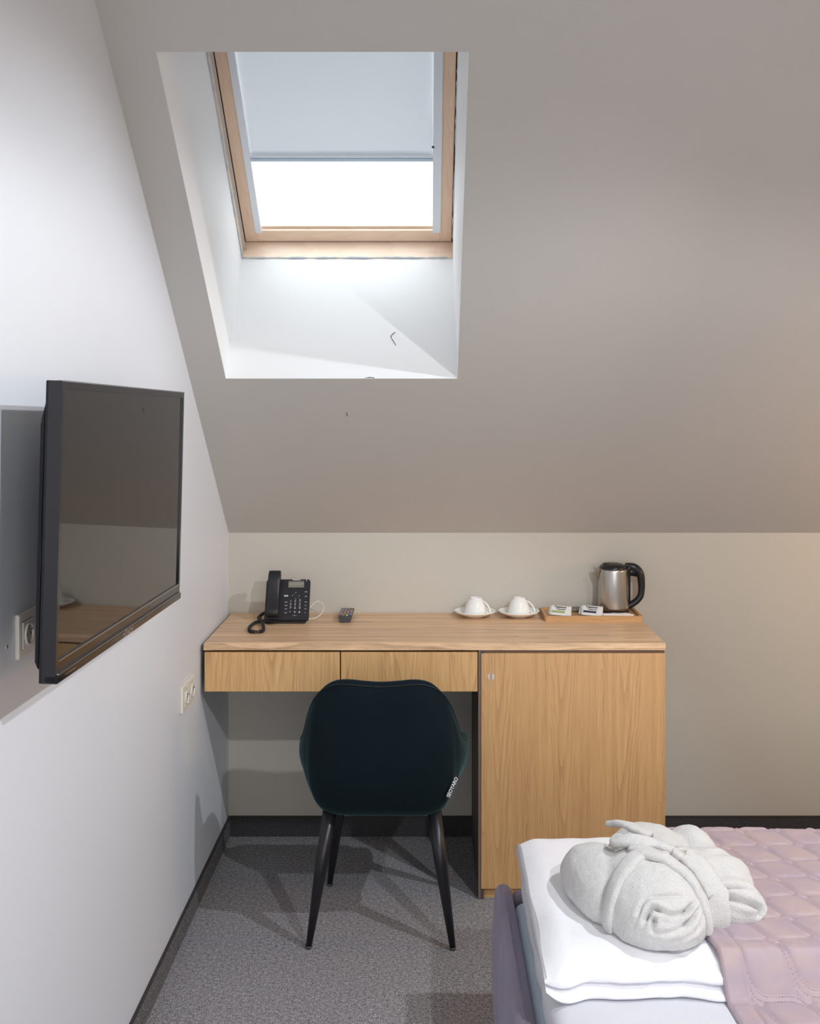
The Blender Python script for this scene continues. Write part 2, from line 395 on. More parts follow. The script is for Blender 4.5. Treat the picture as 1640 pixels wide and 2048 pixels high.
# ------------------------------------------------------------------ the roof window
win = bpy.data.objects.new('window_1', None); C.objects.link(win); win['kind'] = 'structure'
WM = basis((0, OY, OZ), (1, 0, 0), (0, -C_, S_))   # local X right, Y up-slope, Z = outward? (u x v)
# u x v = (1,0,0)x(0,-C,S) = (0*S-0*-C, 0*0-1*S, 1*-C) = (0,-S,-C): inward, so outward is -Z
win.matrix_world = WM
def wbox(x0, x1, v0, v1, n0, n1, bev=.0015): return B(x0, x1, v0, v1, -n1, -n0, bev=bev, seg=1)
fx0, fx1 = HX0-.010, HX1-.005
obj('frame_side', wbox(fx0-.05, fx0, -.05, 1.23, HN-.005, HN+.15), 'pine', win)
obj('frame_side', wbox(fx1, fx1+.05, -.05, 1.23, HN-.005, HN+.15), 'pine', win)
obj('frame_bottom', wbox(fx0, fx1, -.05, .004, HN-.005, HN+.15), 'pine_x', win)
obj('frame_top', wbox(fx0, fx1, 1.178, 1.23, HN-.005, HN+.15), 'pine_x', win)
SN = HN+.078
sx0, sx1 = fx0+.004, fx1-.004
sash = obj('sash_stile', wbox(sx0, sx0+.044, .008, 1.17, SN, SN+.05), 'pine', win)
obj('sash_stile', wbox(sx1-.044, sx1, .008, 1.17, SN, SN+.05), 'pine', win)
obj('sash_rail', wbox(sx0+.044, sx1-.044, .008, .058, SN+.001, SN+.05), 'pine_x', win)
obj('sash_rail', wbox(sx0+.044, sx1-.044, 1.12, 1.17, SN+.001, SN+.05), 'pine_x', win)
for a in ((fx0, sx0, .004, 1.176), (sx1, fx1, .004, 1.176)): obj('gasket', wbox(a[0], a[1], a[2], a[3], SN+.006, SN+.03, 0), 'gap', win)  # dark strips stand in for the shaded gap between frame and sash
obj('gasket', wbox(fx0, fx1, .0035, .0085, SN+.006, SN+.03, 0), 'gap', win)
obj('glazing_bead', wbox(sx0+.044, sx1-.044, .058, .068, SN+.015, SN+.05), 'pine_x', win)
obj('glazing_bead', wbox(sx0+.044, sx1-.044, .092, .0935, SN+.05, SN+.056, 0), 'sealant', win)
bm = nbm(); quad(bm, [(sx0+.030, .040, -(SN+.036)), (sx1-.030, .040, -(SN+.036)), (sx1-.030, 1.14, -(SN+.036)), (sx0+.030, 1.14, -(SN+.036))]); obj('pane', bm, 'glass', win)
# ragged sealant along the joint
for pts in ([(fx0+.001, v, -HN+.004) for v in [i*.02 for i in range(59)]], [(fx1-.001, v, -HN+.004) for v in [i*.02 for i in range(59)]], [(fx0+i*.0185, .003, -HN+.004) for i in range(41)]):
    b_ = nbm(); tube(b_, [Vector(p)+Vector((random.uniform(-.001, .001), random.uniform(-.001, .001), random.uniform(-.001, .001))) for p in pts], [random.uniform(.001, .0042) for _ in pts], 5)
    obj('sealant', b_, 'sealant', win)
# blind on the sash
bl = thing('roller_blind', 'white roller blind half lowered in side rails over the roof window', 'blind'); bl.matrix_world = WM
gx0, gx1 = sx0+.040, sx1-.040
obj('guide_rail', wbox(gx0, gx0+.024, .052, 1.13, SN-.006, SN+.006), 'guide', bl)
obj('guide_rail', wbox(gx1-.030, gx1, .052, 1.13, SN-.006, SN+.006), 'guide', bl)
b_ = nbm(); nx, ny = 30, 40; gv = {}
for i in range(nx+1):
    for j in range(ny+1):
        x = gx0+.022+(gx1-gx0-.050)*i/nx; v = .385+(1.13-.385)*j/ny
        e = math.exp(-((x-gx1+.04)/.05)**2-((v-.47)/.10)**2)*.004
        gv[i, j] = b_.verts.new((x, v, -(SN+.012)+e+.0012*math.sin(v*9+x*3)))
for i in range(nx):
    for j in range(ny): b_.faces.new((gv[i, j], gv[i+1, j], gv[i+1, j+1], gv[i, j+1]))
fab = obj('blind_fabric', b_, 'blind', bl, True); sm = fab.modifiers.new('thick', 'SOLIDIFY'); sm.thickness = .0006
hb = obj('hem_bar', wbox(gx0+.020, gx1-.027, .364, .376, SN-.004, SN+.016), 'hem', bl)
obj('hem_edge', wbox(gx0+.020, gx1-.027, .377, .386, SN-.001, SN+.014), 'guide', bl)
obj('clip', wbox(gx1-.034, gx1-.026, .425, .430, SN-.010, SN-.004, 0), 'gap', bl)

# ================================================================== DESK
DF, DT = 3.63, .8695
DX0, DX1 = -.752, .817
tag(obj('worktop', B(DX0, DX1, DF, YB-.003, .845, DT, bev=.0015, seg=1), 'oak_top'), 'long light oak worktop running from the left wall past the cabinet', 'worktop')
du = thing('drawer_unit', 'hanging oak drawer unit under the left half of the worktop', 'drawer unit', (-.29, DF, .70))
def LB(x0, x1, y0, y1, z0, z1, o, bev=.0012): return B(x0-o[0], x1-o[0], y0-o[1], y1-o[1], z0-o[2], z1-o[2], bev=bev, seg=1)
o = (-.29, DF, .70)
bm = LB(-.748, .178, DF+.055, 4.05, .710, .716, o, 0); box(bm, -.748-o[0], -.735-o[0], .02, .42, .005, .144); box(bm, .165-o[0], .178-o[0], .02, .42, .005, .144); box(bm, -.288-o[0], -.278-o[0], .02, .42, .005, .144)
box(bm, -.748-o[0], .178-o[0], .40, .42, .005, .144)
obj('body', bm, 'carcass', du)
for x0, x1 in ((-.749, -.2895), (-.2855, .1785)):
    dr = obj('drawer', LB(x0, x1, DF+.003, DF+.021, .7045, .8385, o), 'oak_drawer', du)
    b_ = LB(x0+.02, x1-.02, DF+.022, DF+.40, .72, .726, o, 0); box(b_, x0+.02-o[0], x0+.032-o[0], .022, .40, .02, .11); box(b_, x1-.032-o[0], x1-.02-o[0], .022, .40, .02, .11)
    obj('drawer_box', b_, 'carcass_edge', dr)
cb = thing('cabinet', 'tall oak cabinet with a plain push-open door right of the chair', 'cabinet', (.50, DF, 0))
o = (.50, DF, 0)
bm = LB(.182, .200, DF+.002, YB-.003, 0, .845, o, 0); box(bm, .797-o[0], .815-o[0], .02, .534, 0, .845); box(bm, -.30, .297, .02, .534, .05, .068); box(bm, -.30, .297, .02, .534, .827, .845)
box(bm, -.30, .297, .524, .534, .05, .845)
obj('body', bm, 'carcass', cb)
obj('side_edge', LB(.181, .1885, DF+.001, DF+.016, .0, .844, o, 0), 'carcass_edge', cb)
obj('top_edge', LB(.19, .815, DF+.012, DF+.02, .832, .845, o, 0), 'carcass_edge', cb)
door = obj('door', LB(.1905, .815, DF, DF+.018, .036, .8345, o), 'oak_door', cb)
obj('plinth', LB(.20, .813, DF+.016, DF+.03, 0, .034, o, 0), 'oak_door', cb)
stk = obj('push_sticker', prism(nbm(), [(.012*math.cos(a*PI/12), .012*math.sin(a*PI/12)) for a in range(24)], .0004, basis((.224-o[0], -.0005, .757), (1, 0, 0), (0, 0, 1))), 'sticker', door)
for v in stk.data.vertices: pass
text('lettering', 'PUSH', .0095, 'print_black', door, basis((.2235-o[0], -.0013, .757), (0, 0, -1), (1, 0, 0)))

# ================================================================== CHAIR
ch = thing('armchair', 'dark green velvet armchair with black tapered legs seen from behind at the desk', 'chair', (-.133, 3.515, 0), math.radians(-1))
rim = [(0, -.255, .815), (.05, -.256, .818), (.10, -.254, .822), (.14, -.245, .818), (.174, -.235, .803), (.199, -.220, .778), (.218, -.200, .742), (.232, -.180, .700), (.245, -.155, .652), (.258, -.118, .615), (.270, -.060, .595), (.275, .01, .588), (.268, .08, .572), (.252, .14, .535), (.225, .19, .475)]
base = [(0, -.165, .392), (.040, -.165, .392), (.085, -.165, .392), (.120, -.163, .392), (.148, -.158, .393), (.168, -.148, .395), (.180, -.130, .397), (.184, -.100, .400), (.175, -.07, .405), (.178, -.04, .405), (.18, -.005, .405), (.18, .04, .405), (.178, .09, .405), (.172, .135, .405), (.158, .175, .405)]
ctl = [(0, -.275, .430), (.06, -.275, .430), (.12, -.272, .430), (.175, -.268, .432), (.225, -.252, .438), (.256, -.226, .448), (.262, -.195, .465), (.276, -.165, .48), (.286, -.13, .495), (.292, -.09, .505), (.292, -.04, .495), (.288, .03, .475), (.28, .09, .455), (.265, .15, .44), (.235, .20, .42)]
full = lambda P: [Vector((-x, y, z)) for x, y, z in P[:0:-1]] + [Vector(p) for p in P]
R_, B_, K_ = (catmull(full(P), 3) for P in (rim, base, ctl))
nU, nV = len(R_), 14
def shell(u, t): 
    a, b, c = B_[u], K_[u], R_[u]; p = (1-t)**2*a+2*t*(1-t)*b+t*t*c
    return p
TCK = .038
outer = [[shell(u, j/nV) for j in range(nV+1)] for u in range(nU)]
def nrm(u, j):
    a = outer[min(u+1, nU-1)][j]-outer[max(u-1, 0)][j]; b = outer[u][min(j+1, nV)]-outer[u][max(j-1, 0)]
    n_ = a.cross(b).normalized(); return n_
flip = 1 if nrm(nU//2, 8).y < 0 else -1
inner = [[outer[u][j]-nrm(u, j)*flip*TCK*(1 if j > 0 else .6) for j in range(nV+1)] for u in range(nU)]
bm = nbm()
# closed cross-section loop per u: outer up, rounded rim, inner down
loops = []
for u in range(nU):
    top_o, top_i = outer[u][nV], inner[u][nV]; mid = (top_o+top_i)/2; side = (top_o-top_i)/2
    up = (outer[u][nV]-outer[u][nV-1]).normalized()
    lp = list(outer[u]) + [mid+side*math.cos(a)+up*TCK*.42*math.sin(a) for a in (PI*.2, PI*.35, PI*.5, PI*.65, PI*.8)] + inner[u][::-1]
    loops.append([bm.verts.new(p) for p in lp])
nl = len(loops[0])
for u in range(nU-1):
    for k in range(nl): bm.faces.new((loops[u][k], loops[u][(k+1) % nl], loops[u+1][(k+1) % nl], loops[u+1][k]))
bm.faces.new(loops[0]); bm.faces.new(loops[-1][::-1])
bmesh.ops.recalc_face_normals(bm, faces=bm.faces)
so = obj('shell', bm, 'velvet', ch, True)
# seam piping just inside the back edge
pp = [outer[u][nV]+ (outer[u][nV]-outer[u][nV-1]).normalized()*.004+nrm(u, nV)*flip*.0005 for u in range(nU)]
obj('piping', tube(nbm(), pp[14:-14], .0022, 6), 'piping', ch, True)
bm = nbm(); box(bm, -.185, .185, -.17, .215, .402, .49, bev=.035, seg=4); obj('seat_cushion', bm, 'velvet', ch, True)
bm = prism(nbm(), [(x*1.0, y) for x, y, z in base]+[(-x, y) for x, y, z in base[:0:-1]], .016, Matrix.Translation((0, 0, .395))); obj('seat_base', bm, 'piping', ch)
def leg(x0, y0, x1, y1):
    L_ = tube(nbm(), [(x0, y0, .404), (x0+(x1-x0)*.4, y0+(y1-y0)*.4, .245), (x1, y1, .008)], [.0228, .0205, .0095], 20)
    l_ = obj('leg', L_, 'leg', ch, True); obj('foot_cap', tube(nbm(), [(x1, y1, .009), (x1, y1, .004), (x1, y1, 0)], [.0102, .0105, .0085], 16), 'foot', l_, True)
    return l_
for s in (-1, 1): leg(s*.163, -.150, s*.222, -.215)
for s in (-1, 1): leg(s*.150, .140, s*.203, .215)
tg = obj('fabric_tag', prism(nbm(), [(-.036, -.0065), (.036, -.0065), (.036, .0065), (-.036, .0065)], .001, basis((.222, -.226, .505), (.42, .10, .90), (-.9, .2, .42))), 'print_black', ch)
text('lettering', 'SEOYARO', .0155, 'print', tg, basis((.2215, -.2275, .505), (.42, .10, .90), (-.9, .2, .42)), bold=.0003, sx=.92)

# ================================================================== TV
tv = thing('television', 'black flat television on the left wall with a dark reflecting screen', 'television', (-.6285, 2.297, 1.4525)); tv.scale = (1.212, 1.212, 1.212)
# local axes: X towards the room, Y away from the camera, Z up
tv.rotation_euler = (math.radians(-.66), math.radians(1.2), math.radians(-.8))
TW, THH = .365, .217
bm = nbm(); 
def frame(bm, w0, h0, w1, h1, x0, x1, wb=None):
    """rectangular ring; h1 asymmetrical at the bottom through wb"""
    b0 = -h1 if wb is None else wb
    box(bm, x0, x1, -w0, -w1, -h0, h0); box(bm, x0, x1, w1, w0, -h0, h0)
    box(bm, x0, x1, -w1, w1, h1, h0); box(bm, x0, x1, -w1, w1, -h0, b0)
    return bm
frame(bm, TW, THH, TW-.010, THH-.012, -.020, .0, -THH+.030); obj('bezel', bm, 'tv_bezel', tv)
obj('lower_lip', B(-.018, .0035, -TW, TW, -THH-.001, -THH+.013, bev=.003, seg=2), 'tv_bezel', tv)
obj('screen', B(-.008, -.003, -TW+.009, TW-.009, -THH+.029, THH-.011), 'tv_screen', tv)
obj('trim_line', B(-.0035, .0006, -TW+.011, TW-.011, -THH+.0295, -THH+.0312), 'tv_line', tv)
obj('trim_line', B(-.001, .0042, -TW+.003, TW-.003, -THH+.0128, -THH+.0140), 'tv_line', tv)
obj('trim_line', B(-.008, .0008, -TW+.001, TW-.001, THH-.0012, THH+.0006), 'tv_line', tv)
bm = nbm(); box(bm, -.024, -.019, -TW, TW, -THH, THH, bev=.001, seg=1)
obj('back_rim', bm, 'tv_body', tv)
bm = nbm()
a = [(-.024, -TW+.006, -THH+.014), (-.024, TW-.006, -THH+.014), (-.024, TW-.006, THH-.018), (-.024, -TW+.006, THH-.018)]
b = [(-.036, -TW+.012, -THH+.022), (-.036, TW-.03, -THH+.022), (-.036, TW-.03, THH-.060), (-.036, -TW+.012, THH-.060)]
va = [bm.verts.new(p) for p in a]; vb = [bm.verts.new(p) for p in b]
bm.faces.new(va[::-1]); bm.faces.new(vb)
for i in range(4): bm.faces.new((va[i], va[(i+1) % 4], vb[(i+1) % 4], vb[i]))
bmesh.ops.recalc_face_normals(bm, faces=bm.faces); bmesh.ops.bevel(bm, geom=[e for e in bm.edges], offset=.004, segments=2, affect='EDGES')
obj('back_cover', bm, 'tv_body', tv, True)
text('lettering', 'HITACHI', .014, 'tv_line', tv, basis((.0038, -.02, -THH+.006), (0, 1, 0), (0, 0, 1)), bold=.0003, sx=1.1)
obj('status_mark', B(.003, .0040, -TW+.03, -TW+.075, -THH+.006, -THH+.0075), 'tv_line', tv)
bm = nbm(); box(bm, -.050, -.035, -.10, .10, -.10, .10); box(bm, -.105, -.045, -.03, .03, -.03, .03); box(bm, -.1120, -.100, -.08, .08, -.12, .12)
obj('wall_bracket', bm, 'tv_body', tv)

# ================================================================== SOCKETS
def socket(y0, z0, w_, n, label, h_=.084):
    t = thing('wall_socket', label, 'socket', (XL, y0, z0), 0, 'double sockets on the left wall')
    each = w_/n
    bm = nbm(); box(bm, 0, .009, 0, w_, 0, h_, bev=.003, seg=2); obj('cover_plate', bm, 'socket', t)
    for i in range(n):
        c = each*(i+.5)
        ins = obj('insert', B(.0085, .0115, c-.0255, c+.0255, h_/2-.0255, h_/2+.0255, bev=.001, seg=1), 'socket', t)
        obj('insert_gap', frame_ring(c, h_/2, .0262, .0248), 'socket_dark', t)
        m_ = basis((.0118, c, h_/2), (0, 1, 0), (0, 0, 1))
        circ = [(.0205*math.cos(k*PI/14), .0205*math.sin(k*PI/14)) for k in range(28)]
        rg = nbm(); lathe_ring(rg, .0205, .0185, .004, m_); obj('recess_ring', rg, 'socket', ins, True)
        obj('recess', prism(nbm(), circ, .0002, basis((.0117, c, h_/2), (0, 1, 0), (0, 0, 1))), mat_recess, ins)
        for dy in (-.0095, .0095): obj('pin_hole', prism(nbm(), [(.0028*math.cos(k*PI/5), .0028*math.sin(k*PI/5)) for k in range(10)], .0003, basis((.0121, c+dy, h_/2), (0, 1, 0), (0, 0, 1))), 'socket_dark', ins)
        obj('earth_pin', tube(nbm(), [(.0118, c, h_/2+.010), (.020, c, h_/2+.010)], .0024, 8), 'metal', ins)
    return t
def frame_ring(c, z, a, b):
    bm = nbm()
    for q in ((c-a, c-b, z-a, z+a), (c+b, c+a, z-a, z+a), (c-b, c+b, z+b, z+a), (c-b, c+b, z-a, z-b)): box(bm, .0086, .0094, *q)
    return bm
def lathe_ring(bm, r1, r2, d, m_):
    prof = [(r1, 0), (r1, d*.8), ((r1+r2)/2, d), (r2, d*.8), (r2, 0)]; seg = 28; rings = []
    for r, z in prof: rings.append([bm.verts.new(m_ @ Vector((r*math.cos(2*PI*k/seg), r*math.sin(2*PI*k/seg), z))) for k in range(seg)])
    for A_, Bb in zip(rings, rings[1:]):
        for k in range(seg): bm.faces.new((A_[k], A_[(k+1) % seg], Bb[(k+1) % seg], Bb[k]))
mat_recess = mat('socket_recess', (.42, .39, .34, 1), .5)
socket(1.994, 1.202, .155, 2, 'cream double power socket on the left wall half hidden behind the television')
socket(3.34, .712, .168, 2, 'cream double power socket low on the left wall beside the drawer unit')
pg = thing('wall_plug', 'small filled screw hole in the left wall beside the upper socket', 'wall plug', (XL, 1.955, 1.236))
obj('anchor', tube(nbm(), [(-.001, 0, 0), (.002, 0, 0)], .005, 12), 'wall', pg); obj('hole', tube(nbm(), [(.0015, 0, .001), (.0023, 0, .001)], .0022, 10), 'socket_dark', pg)

# ================================================================== TELEPHONE
ph = thing('telephone', 'black corded desk telephone with small display on the left end of the worktop', 'telephone', (-.512, 3.945, DT), math.radians(1))
AN = math.radians(60); fu = Vector((1, 0, 0)); fv = Vector((0, math.cos(AN), math.sin(AN)))
F0 = Vector((0, .004, .014))
def FM(u, v, n=0):
    fn = fu.cross(fv); p = F0+fu*u+fv*v+fn*n; return basis(p, fu, fv)
def fprism(w_, h_, r, u, v, n0, n1): return prism(nbm(), rrect(w_, h_, r), n1-n0, FM(u, v, n0))
b_ = fprism(.164, .160, .010, 0, .080, -.016, 0); bmesh.ops.bevel(b_, geom=list(b_.edges), offset=.0015, segments=1, affect='EDGES'); obj('body', b_, 'phone', ph)
bm = nbm(); box(bm, -.070, .070, .008, .115, 0, .010, bev=.002, seg=1); obj('stand_foot', bm, 'phone', ph)
m_ = Matrix(((0, 0, 1, -.055), (1, 0, 0, 0), (0, 1, 0, 0), (0, 0, 0, 1)))
obj('stand_wedge', prism(nbm(), [(.018, .008), (.112, .008), (.100, .12), (.080, .125)], .11, m_), 'phone', ph)
# handset cradle and handset
obj('cradle', fprism(.052, .150, .008, -.054, .078, 0, .005), 'phone', ph)
hs = [(.176, .016, .022), (.165, .020, .0235), (.140, .022, .0235), (.12, .019, .0215), (.08, .019, .0205), (.045, .020, .022), (.028, .021, .0225), (.020, .018, .0215)]
b_ = nbm(); rings = []
for k_, (v, d, hw) in enumerate([(.190, .010, .017), (.187, .018, .0225), (.168, .026, .0235), (.140, .026, .0235), (.125, .020, .022), (.085, .019, .0215), (.050, .021, .022), (.036, .026, .0225), (.019, .026, .0225), (.013, .018, .021)]):
    tilt = .010 if k_ < 4 else .008
    cen = FM(-.0500, v-.003, tilt+d/2); rings.append([b_.verts.new(cen @ Vector((x, 0, y))) for x, y in rrect(hw*2, d, min(d*.42, .007), 3)])
for A_, Bb in zip(rings, rings[1:]):
    for k in range(len(A_)): b_.faces.new((A_[k], A_[(k+1) % len(A_)], Bb[(k+1) % len(A_)], Bb[k]))
b_.faces.new(rings[0][::-1]); b_.faces.new(rings[-1]); bmesh.ops.recalc_face_normals(b_, faces=b_.faces)
hso = obj('handset', b_, 'phone', ph, True)
obj('display', fprism(.058, .021, .001, .030, .138, 0, .0006), 'lcd', ph); obj('display_band', fprism(.056, .003, .0005, .030, .1335, .0006, .0008), 'lcd_dark', ph)
obj('display_mark', fprism(.058, .0024, .0005, .030, .1512, 0, .0006), 'lcd', ph)
text('lettering', 'Panasonic', .0075, 'print', ph, FM(.030, .1590-.001, .0003), bold=.0002)
obj('message_lamp', fprism(.0022, .008, .0008, .068, .1555, 0, .0008), 'print', ph)
labels = {'1': '', '2': 'ABC', '3': 'DEF', '4': 'GHI', '5': 'JKL', '6': 'MNO', '7': 'PQRS', '8': 'TUV', '9': 'WXYZ', '*': '', '0': '', '#': ''}
for r in range(4):
    for c in range(3):
        kx, kv = .0125+.0172*c, (.0735, .0595, .0455, .031)[r]; s_ = '123456789*0#'[r*3+c]
        ky = obj('key', fprism(.0135, .0085, .002, kx, kv, 0, .0018), 'phone_key', ph)
        text('numeral', s_, .0085, 'print', ky, FM(kx, kv if s_ != '*' else kv-.001, .0020), bold=.0002)
        if labels[s_]: text('lettering', labels[s_], .0034, 'print', ph, FM(kx, kv+.0065, .0003))
for (u, v, s_) in ((-.004, .070, 'REDIAL'), (-.004, .057, 'HOLD'), (-.004, .0435, 'CONF'), (-.004, .029, 'FLASH'), (.0685, .070, 'MUTE'), (.0685, .057, 'VOL'), (.0685, .0435, 'FWD'), (.0685, .029, 'SP'), (.0685, .110, 'MENU'), (.0685, .092, 'BACK')):
    obj('function_key', fprism(.011, .0042, .0015, u-.004*0, v-.0048, 0, .0014), 'phone_key', ph); text('lettering', s_, .0036, 'print', ph, FM(u, v, .0003), bold=.0001)
obj('soft_label', fprism(.015, .0055, .001, -.006, .0945, 0, .0006), 'print', ph); text('lettering', 'ENTER', .0036, 'print_black', ph, FM(-.006, .0945, .0008))
nav = nbm(); lathe_ring(nav, .016, .0085, .0016, FM(.030, .0945)); obj('navigation_ring', nav, 'phone_key', ph, True)
obj('enter_key', prism(nbm(), [(.0075*math.cos(k*PI/12), .0075*math.sin(k*PI/12)) for k in range(24)], .0016, FM(.030, .0945)), 'phone_key', ph)
for du_, dv in ((0, .0125), (0, -.0125), (.0125, 0), (-.0125, 0)): obj('arrow', fprism(.0026, .0018, .0004, .030+du_, .0945+dv, .0016, .0019), 'print', ph)
text('lettering', '-  VOL  +', .005, 'print', ph, FM(.030, .0185, .0003))
# coiled cord from under the handset, looping on the worktop
path = catmull([(-.040, -.002, .014), (-.058, -.004, .008), (-.088, .020, .008), (-.109, .002, .008), (-.121, -.065, .0075), (-.114, -.140, .0075), (-.088, -.165, .0075), (-.066, -.140, .0075), (-.080, -.048, .012), (-.102, .030, .016), (-.112, .085, .010), (-.100, .120, .016), (-.075, .10, .03)], 16)
ln = 0; coil = []; up = Vector((0, 0, 1))
fine = []
for a, b in zip(path, path[1:]):
    for k in range(6): fine.append(a.lerp(b, k/6))
s_acc = 0
for i in range(1, len(fine)-1):
    t = (fine[i+1]-fine[i-1]).normalized(); s_acc += (fine[i]-fine[i-1]).length
    n1 = t.cross(up).normalized(); n2 = n1.cross(t)
    ang = s_acc/.0058*2*PI; coil.append(fine[i]+(n1*math.cos(ang)+n2*math.sin(ang))*.0052)
step = 1
obj('coiled_cord', tube(nbm(), coil[::step], .0015, 5), 'cord', ph, True)
wire = catmull([(-.512+.080, 4.03, DT+.045), (-.512+.10, 4.045, DT+.064), (-.512+.118, 4.07, DT+.058), (-.512+.128, 4.085, DT+.035), (-.512+.118, 4.07, DT+.012), (-.512+.095, 4.04, DT+.003), (-.512+.070, 4.03, DT+.003)], 8)
wp = [p-Vector((-.512, 3.945, DT)) for p in wire]
obj('line_cable', tube(nbm(), wp, .0022, 8), 'white_cable', ph, True)

# ================================================================== REMOTE
rm = thing('remote_control', 'small dark grey remote control with coloured buttons lying on the worktop', 'remote control', (-.297, 3.972, DT))
m_ = Matrix(((1, 0, 0, 0), (0, 0, 1, 0), (0, 1, 0, 0), (0, 0, 0, 1)))
b_ = nbm(); sec = lambda k: [(-.0245*k, .024), (-.0255*k, .020), (-.019*k, .001), (-.016*k, 0), (.016*k, 0), (.019*k, .001), (.0255*k, .020), (.0245*k, .024)]
rings = []
for y, k, dz in ((0, .97, 0), (.002, 1, 0), (.07, 1, .001), (.145, 1, .002), (.148, .97, .002)): rings.append([b_.verts.new((x, y, z+(dz if z > .01 else 0))) for x, z in sec(k)])
for A_, Bb in zip(rings, rings[1:]):
    for k in range(8): b_.faces.new((A_[k], A_[(k+1) % 8], Bb[(k+1) % 8], Bb[k]))
b_.faces.new(rings[0]); b_.faces.new(rings[-1][::-1]); bmesh.ops.recalc_face_normals(b_, faces=b_.faces)
obj('body', b_, 'remote', rm)
cols = ['red', 'grn', 'yel', 'blu']
for r in range(8):
    for c in range(4):
        bx, by = -.0178+.0119*c, .012+.016*r
        bt = B(bx-.0042, bx+.0042, by-.0045, by+.0045, .0235, .0285 if r == 0 else .0275, bev=.0012, seg=1)
        o_ = obj('button', bt, 'b_'+(cols[c] if r == 0 else ('gry' if (r*3+c) % 4 else 'red')), rm)

# ================================================================== CUPS + SAUCERS (cups upside down)
def make_saucer(loc, label):
    s = thing('saucer', label, 'saucer', loc, 0, 'saucers on the worktop')
    prof = [(0, .004), (.026, .004), (.027, 0), (.031, 0), (.032, .003), (.050, .008), (.068, .016), (.0770, .0215), (.0790, .0235), (.0785, .0255), (.0755, .0262), (.066, .0205), (.050, .0115), (.033, .0075), (0, .0070)]
    obj('dish', lathe(nbm(), prof, 64), 'porcelain', s, True); return s
def make_cup(loc, rz, label):
    c = thing('cup', label, 'cup', loc, rz, 'upturned cups on the saucers')
    prof = [(0, .056), (.017, .056), (.0185, .063), (.021, .0635), (.0225, .062), (.023, .0575), (.028, .054), (.0335, .044), (.0385, .030), (.0415, .014), (.0435, .001), (.0430, 0), (.0415, .001), (.0395, .014), (.0360, .030), (.0315, .043), (.025, .051), (0, .053)]
    obj('bowl', lathe(nbm(), prof, 56), 'porcelain', c, True)
    pts = catmull([(.030, 0, .050), (.038, 0, .048), (.048, 0, .040), (.056, 0, .030), (.061, 0, .018), (.060, 0, .009), (.054, 0, .0055), (.048, 0, .010), (.0415, 0, .014)], 6)
    b_ = tube(nbm(), pts, .0030, 8)
    for v in b_.verts: v.co.y *= 1.6
    obj('handle', b_, 'porcelain', c, True); return c
S1 = (.190, 4.083, DT); S2 = (.358, 4.083, DT)
make_saucer(S1, 'white porcelain saucer under the left cup, nearest the remote control')
make_saucer(S2, 'white porcelain saucer under the right cup, beside the wooden tray')
make_cup((S1[0]+.003, S1[1], S1[2]+.0115), math.radians(-28), 'white porcelain cup upside down on the left saucer, nearest the remote control')
make_cup((S2[0]+.001, S2[1]+.002, S2[2]+.0115), math.radians(-20), 'white porcelain cup upside down on the right saucer, beside the wooden tray')

# ================================================================== TRAY, KETTLE, SACHETS
TX0, TX1, TY0, TY1 = .447, .812, 3.987, 4.162
TZ = DT
b_ = prism(nbm(), [(x+(TX0+TX1)/2, y+(TY0+TY1)/2) for x, y in rrect(TX1-TX0, TY1-TY0, .008, 4)], .0155, Matrix.Translation((0, 0, TZ)))
outr = rrect(TX1-TX0, TY1-TY0, .008, 4); inr = rrect(TX1-TX0-.022, TY1-TY0-.022, .006, 4); cx_, cy_ = (TX0+TX1)/2, (TY0+TY1)/2
va = [b_.verts.new((x+cx_, y+cy_, TZ+.0155)) for x, y in outr]; vb = [b_.verts.new((x+cx_, y+cy_, TZ+.0215)) for x, y in outr]
vc = [b_.verts.new((x+cx_, y+cy_, TZ+.0215)) for x, y in inr]; vd = [b_.verts.new((x+cx_, y+cy_, TZ+.0155)) for x, y in inr]
n_ = len(va)
for A_, Bb in ((va, vb), (vb, vc), (vc, vd)):
    for k in range(n_): b_.faces.new((A_[k], A_[(k+1) % n_], Bb[(k+1) % n_], Bb[k]))
bmesh.ops.remove_doubles(b_, verts=b_.verts, dist=1e-6)
tag(obj('tray', b_, 'bamboo'), 'rectangular light wooden tray under the kettle and tea bags', 'tray')
TF = TZ+.0157
kt = thing('kettle', 'brushed steel electric kettle with black handle and lid on the wooden tray', 'kettle', (.721, 4.098, TF))
obj('base', lathe(nbm(), [(0, 0), (.0575, 0), (.0605, .003), (.0605, .008), (.0575, .011), (0, .011)], 56), 'kettle_black', kt, True)
obj('body', lathe(nbm(), [(0, .0115), (.0565, .0115), (.0588, .014), (.0590, .022), (.0575, .09), (.0550, .160), (.0545, .166), (.0530, .167), (0, .1665)], 72), 'steel', kt, True)
obj('lid', lathe(nbm(), [(.0525, .167), (.0525, .172), (.048, .179), (.036, .185), (.018, .189), (0, .190)], 56), 'kettle_black', kt, True)
obj('lid_plate', lathe(nbm(), [(.0, .1895), (.015, .189), (.020, .1875)], 24, -.02, 0), 'kettle_black', kt, True)
b_ = nbm()  # spout: a folded V lip on the left
P_ = [(-.0545, -.020, .164), (-.0545, .020, .164), (-.077, 0, .172), (-.0565, 0, .118), (-.050, -.012, .166), (-.050, .012, .166)]
q = [b_.verts.new(p) for p in P_]
for f_ in ((0, 2, 3), (2, 1, 3), (0, 3, 1), (0, 1, 2)): b_.faces.new([q[i] for i in f_])
bmesh.ops.recalc_face_normals(b_, faces=b_.faces); obj('spout', b_, 'steel', kt)
hp = catmull([(.046, 0, .178), (.066, 0, .176), (.088, 0, .166), (.103, 0, .146), (.108, 0, .115), (.108, 0, .085), (.104, 0, .062), (.090, 0, .043), (.072, 0, .031), (.056, 0, .022)], 8)
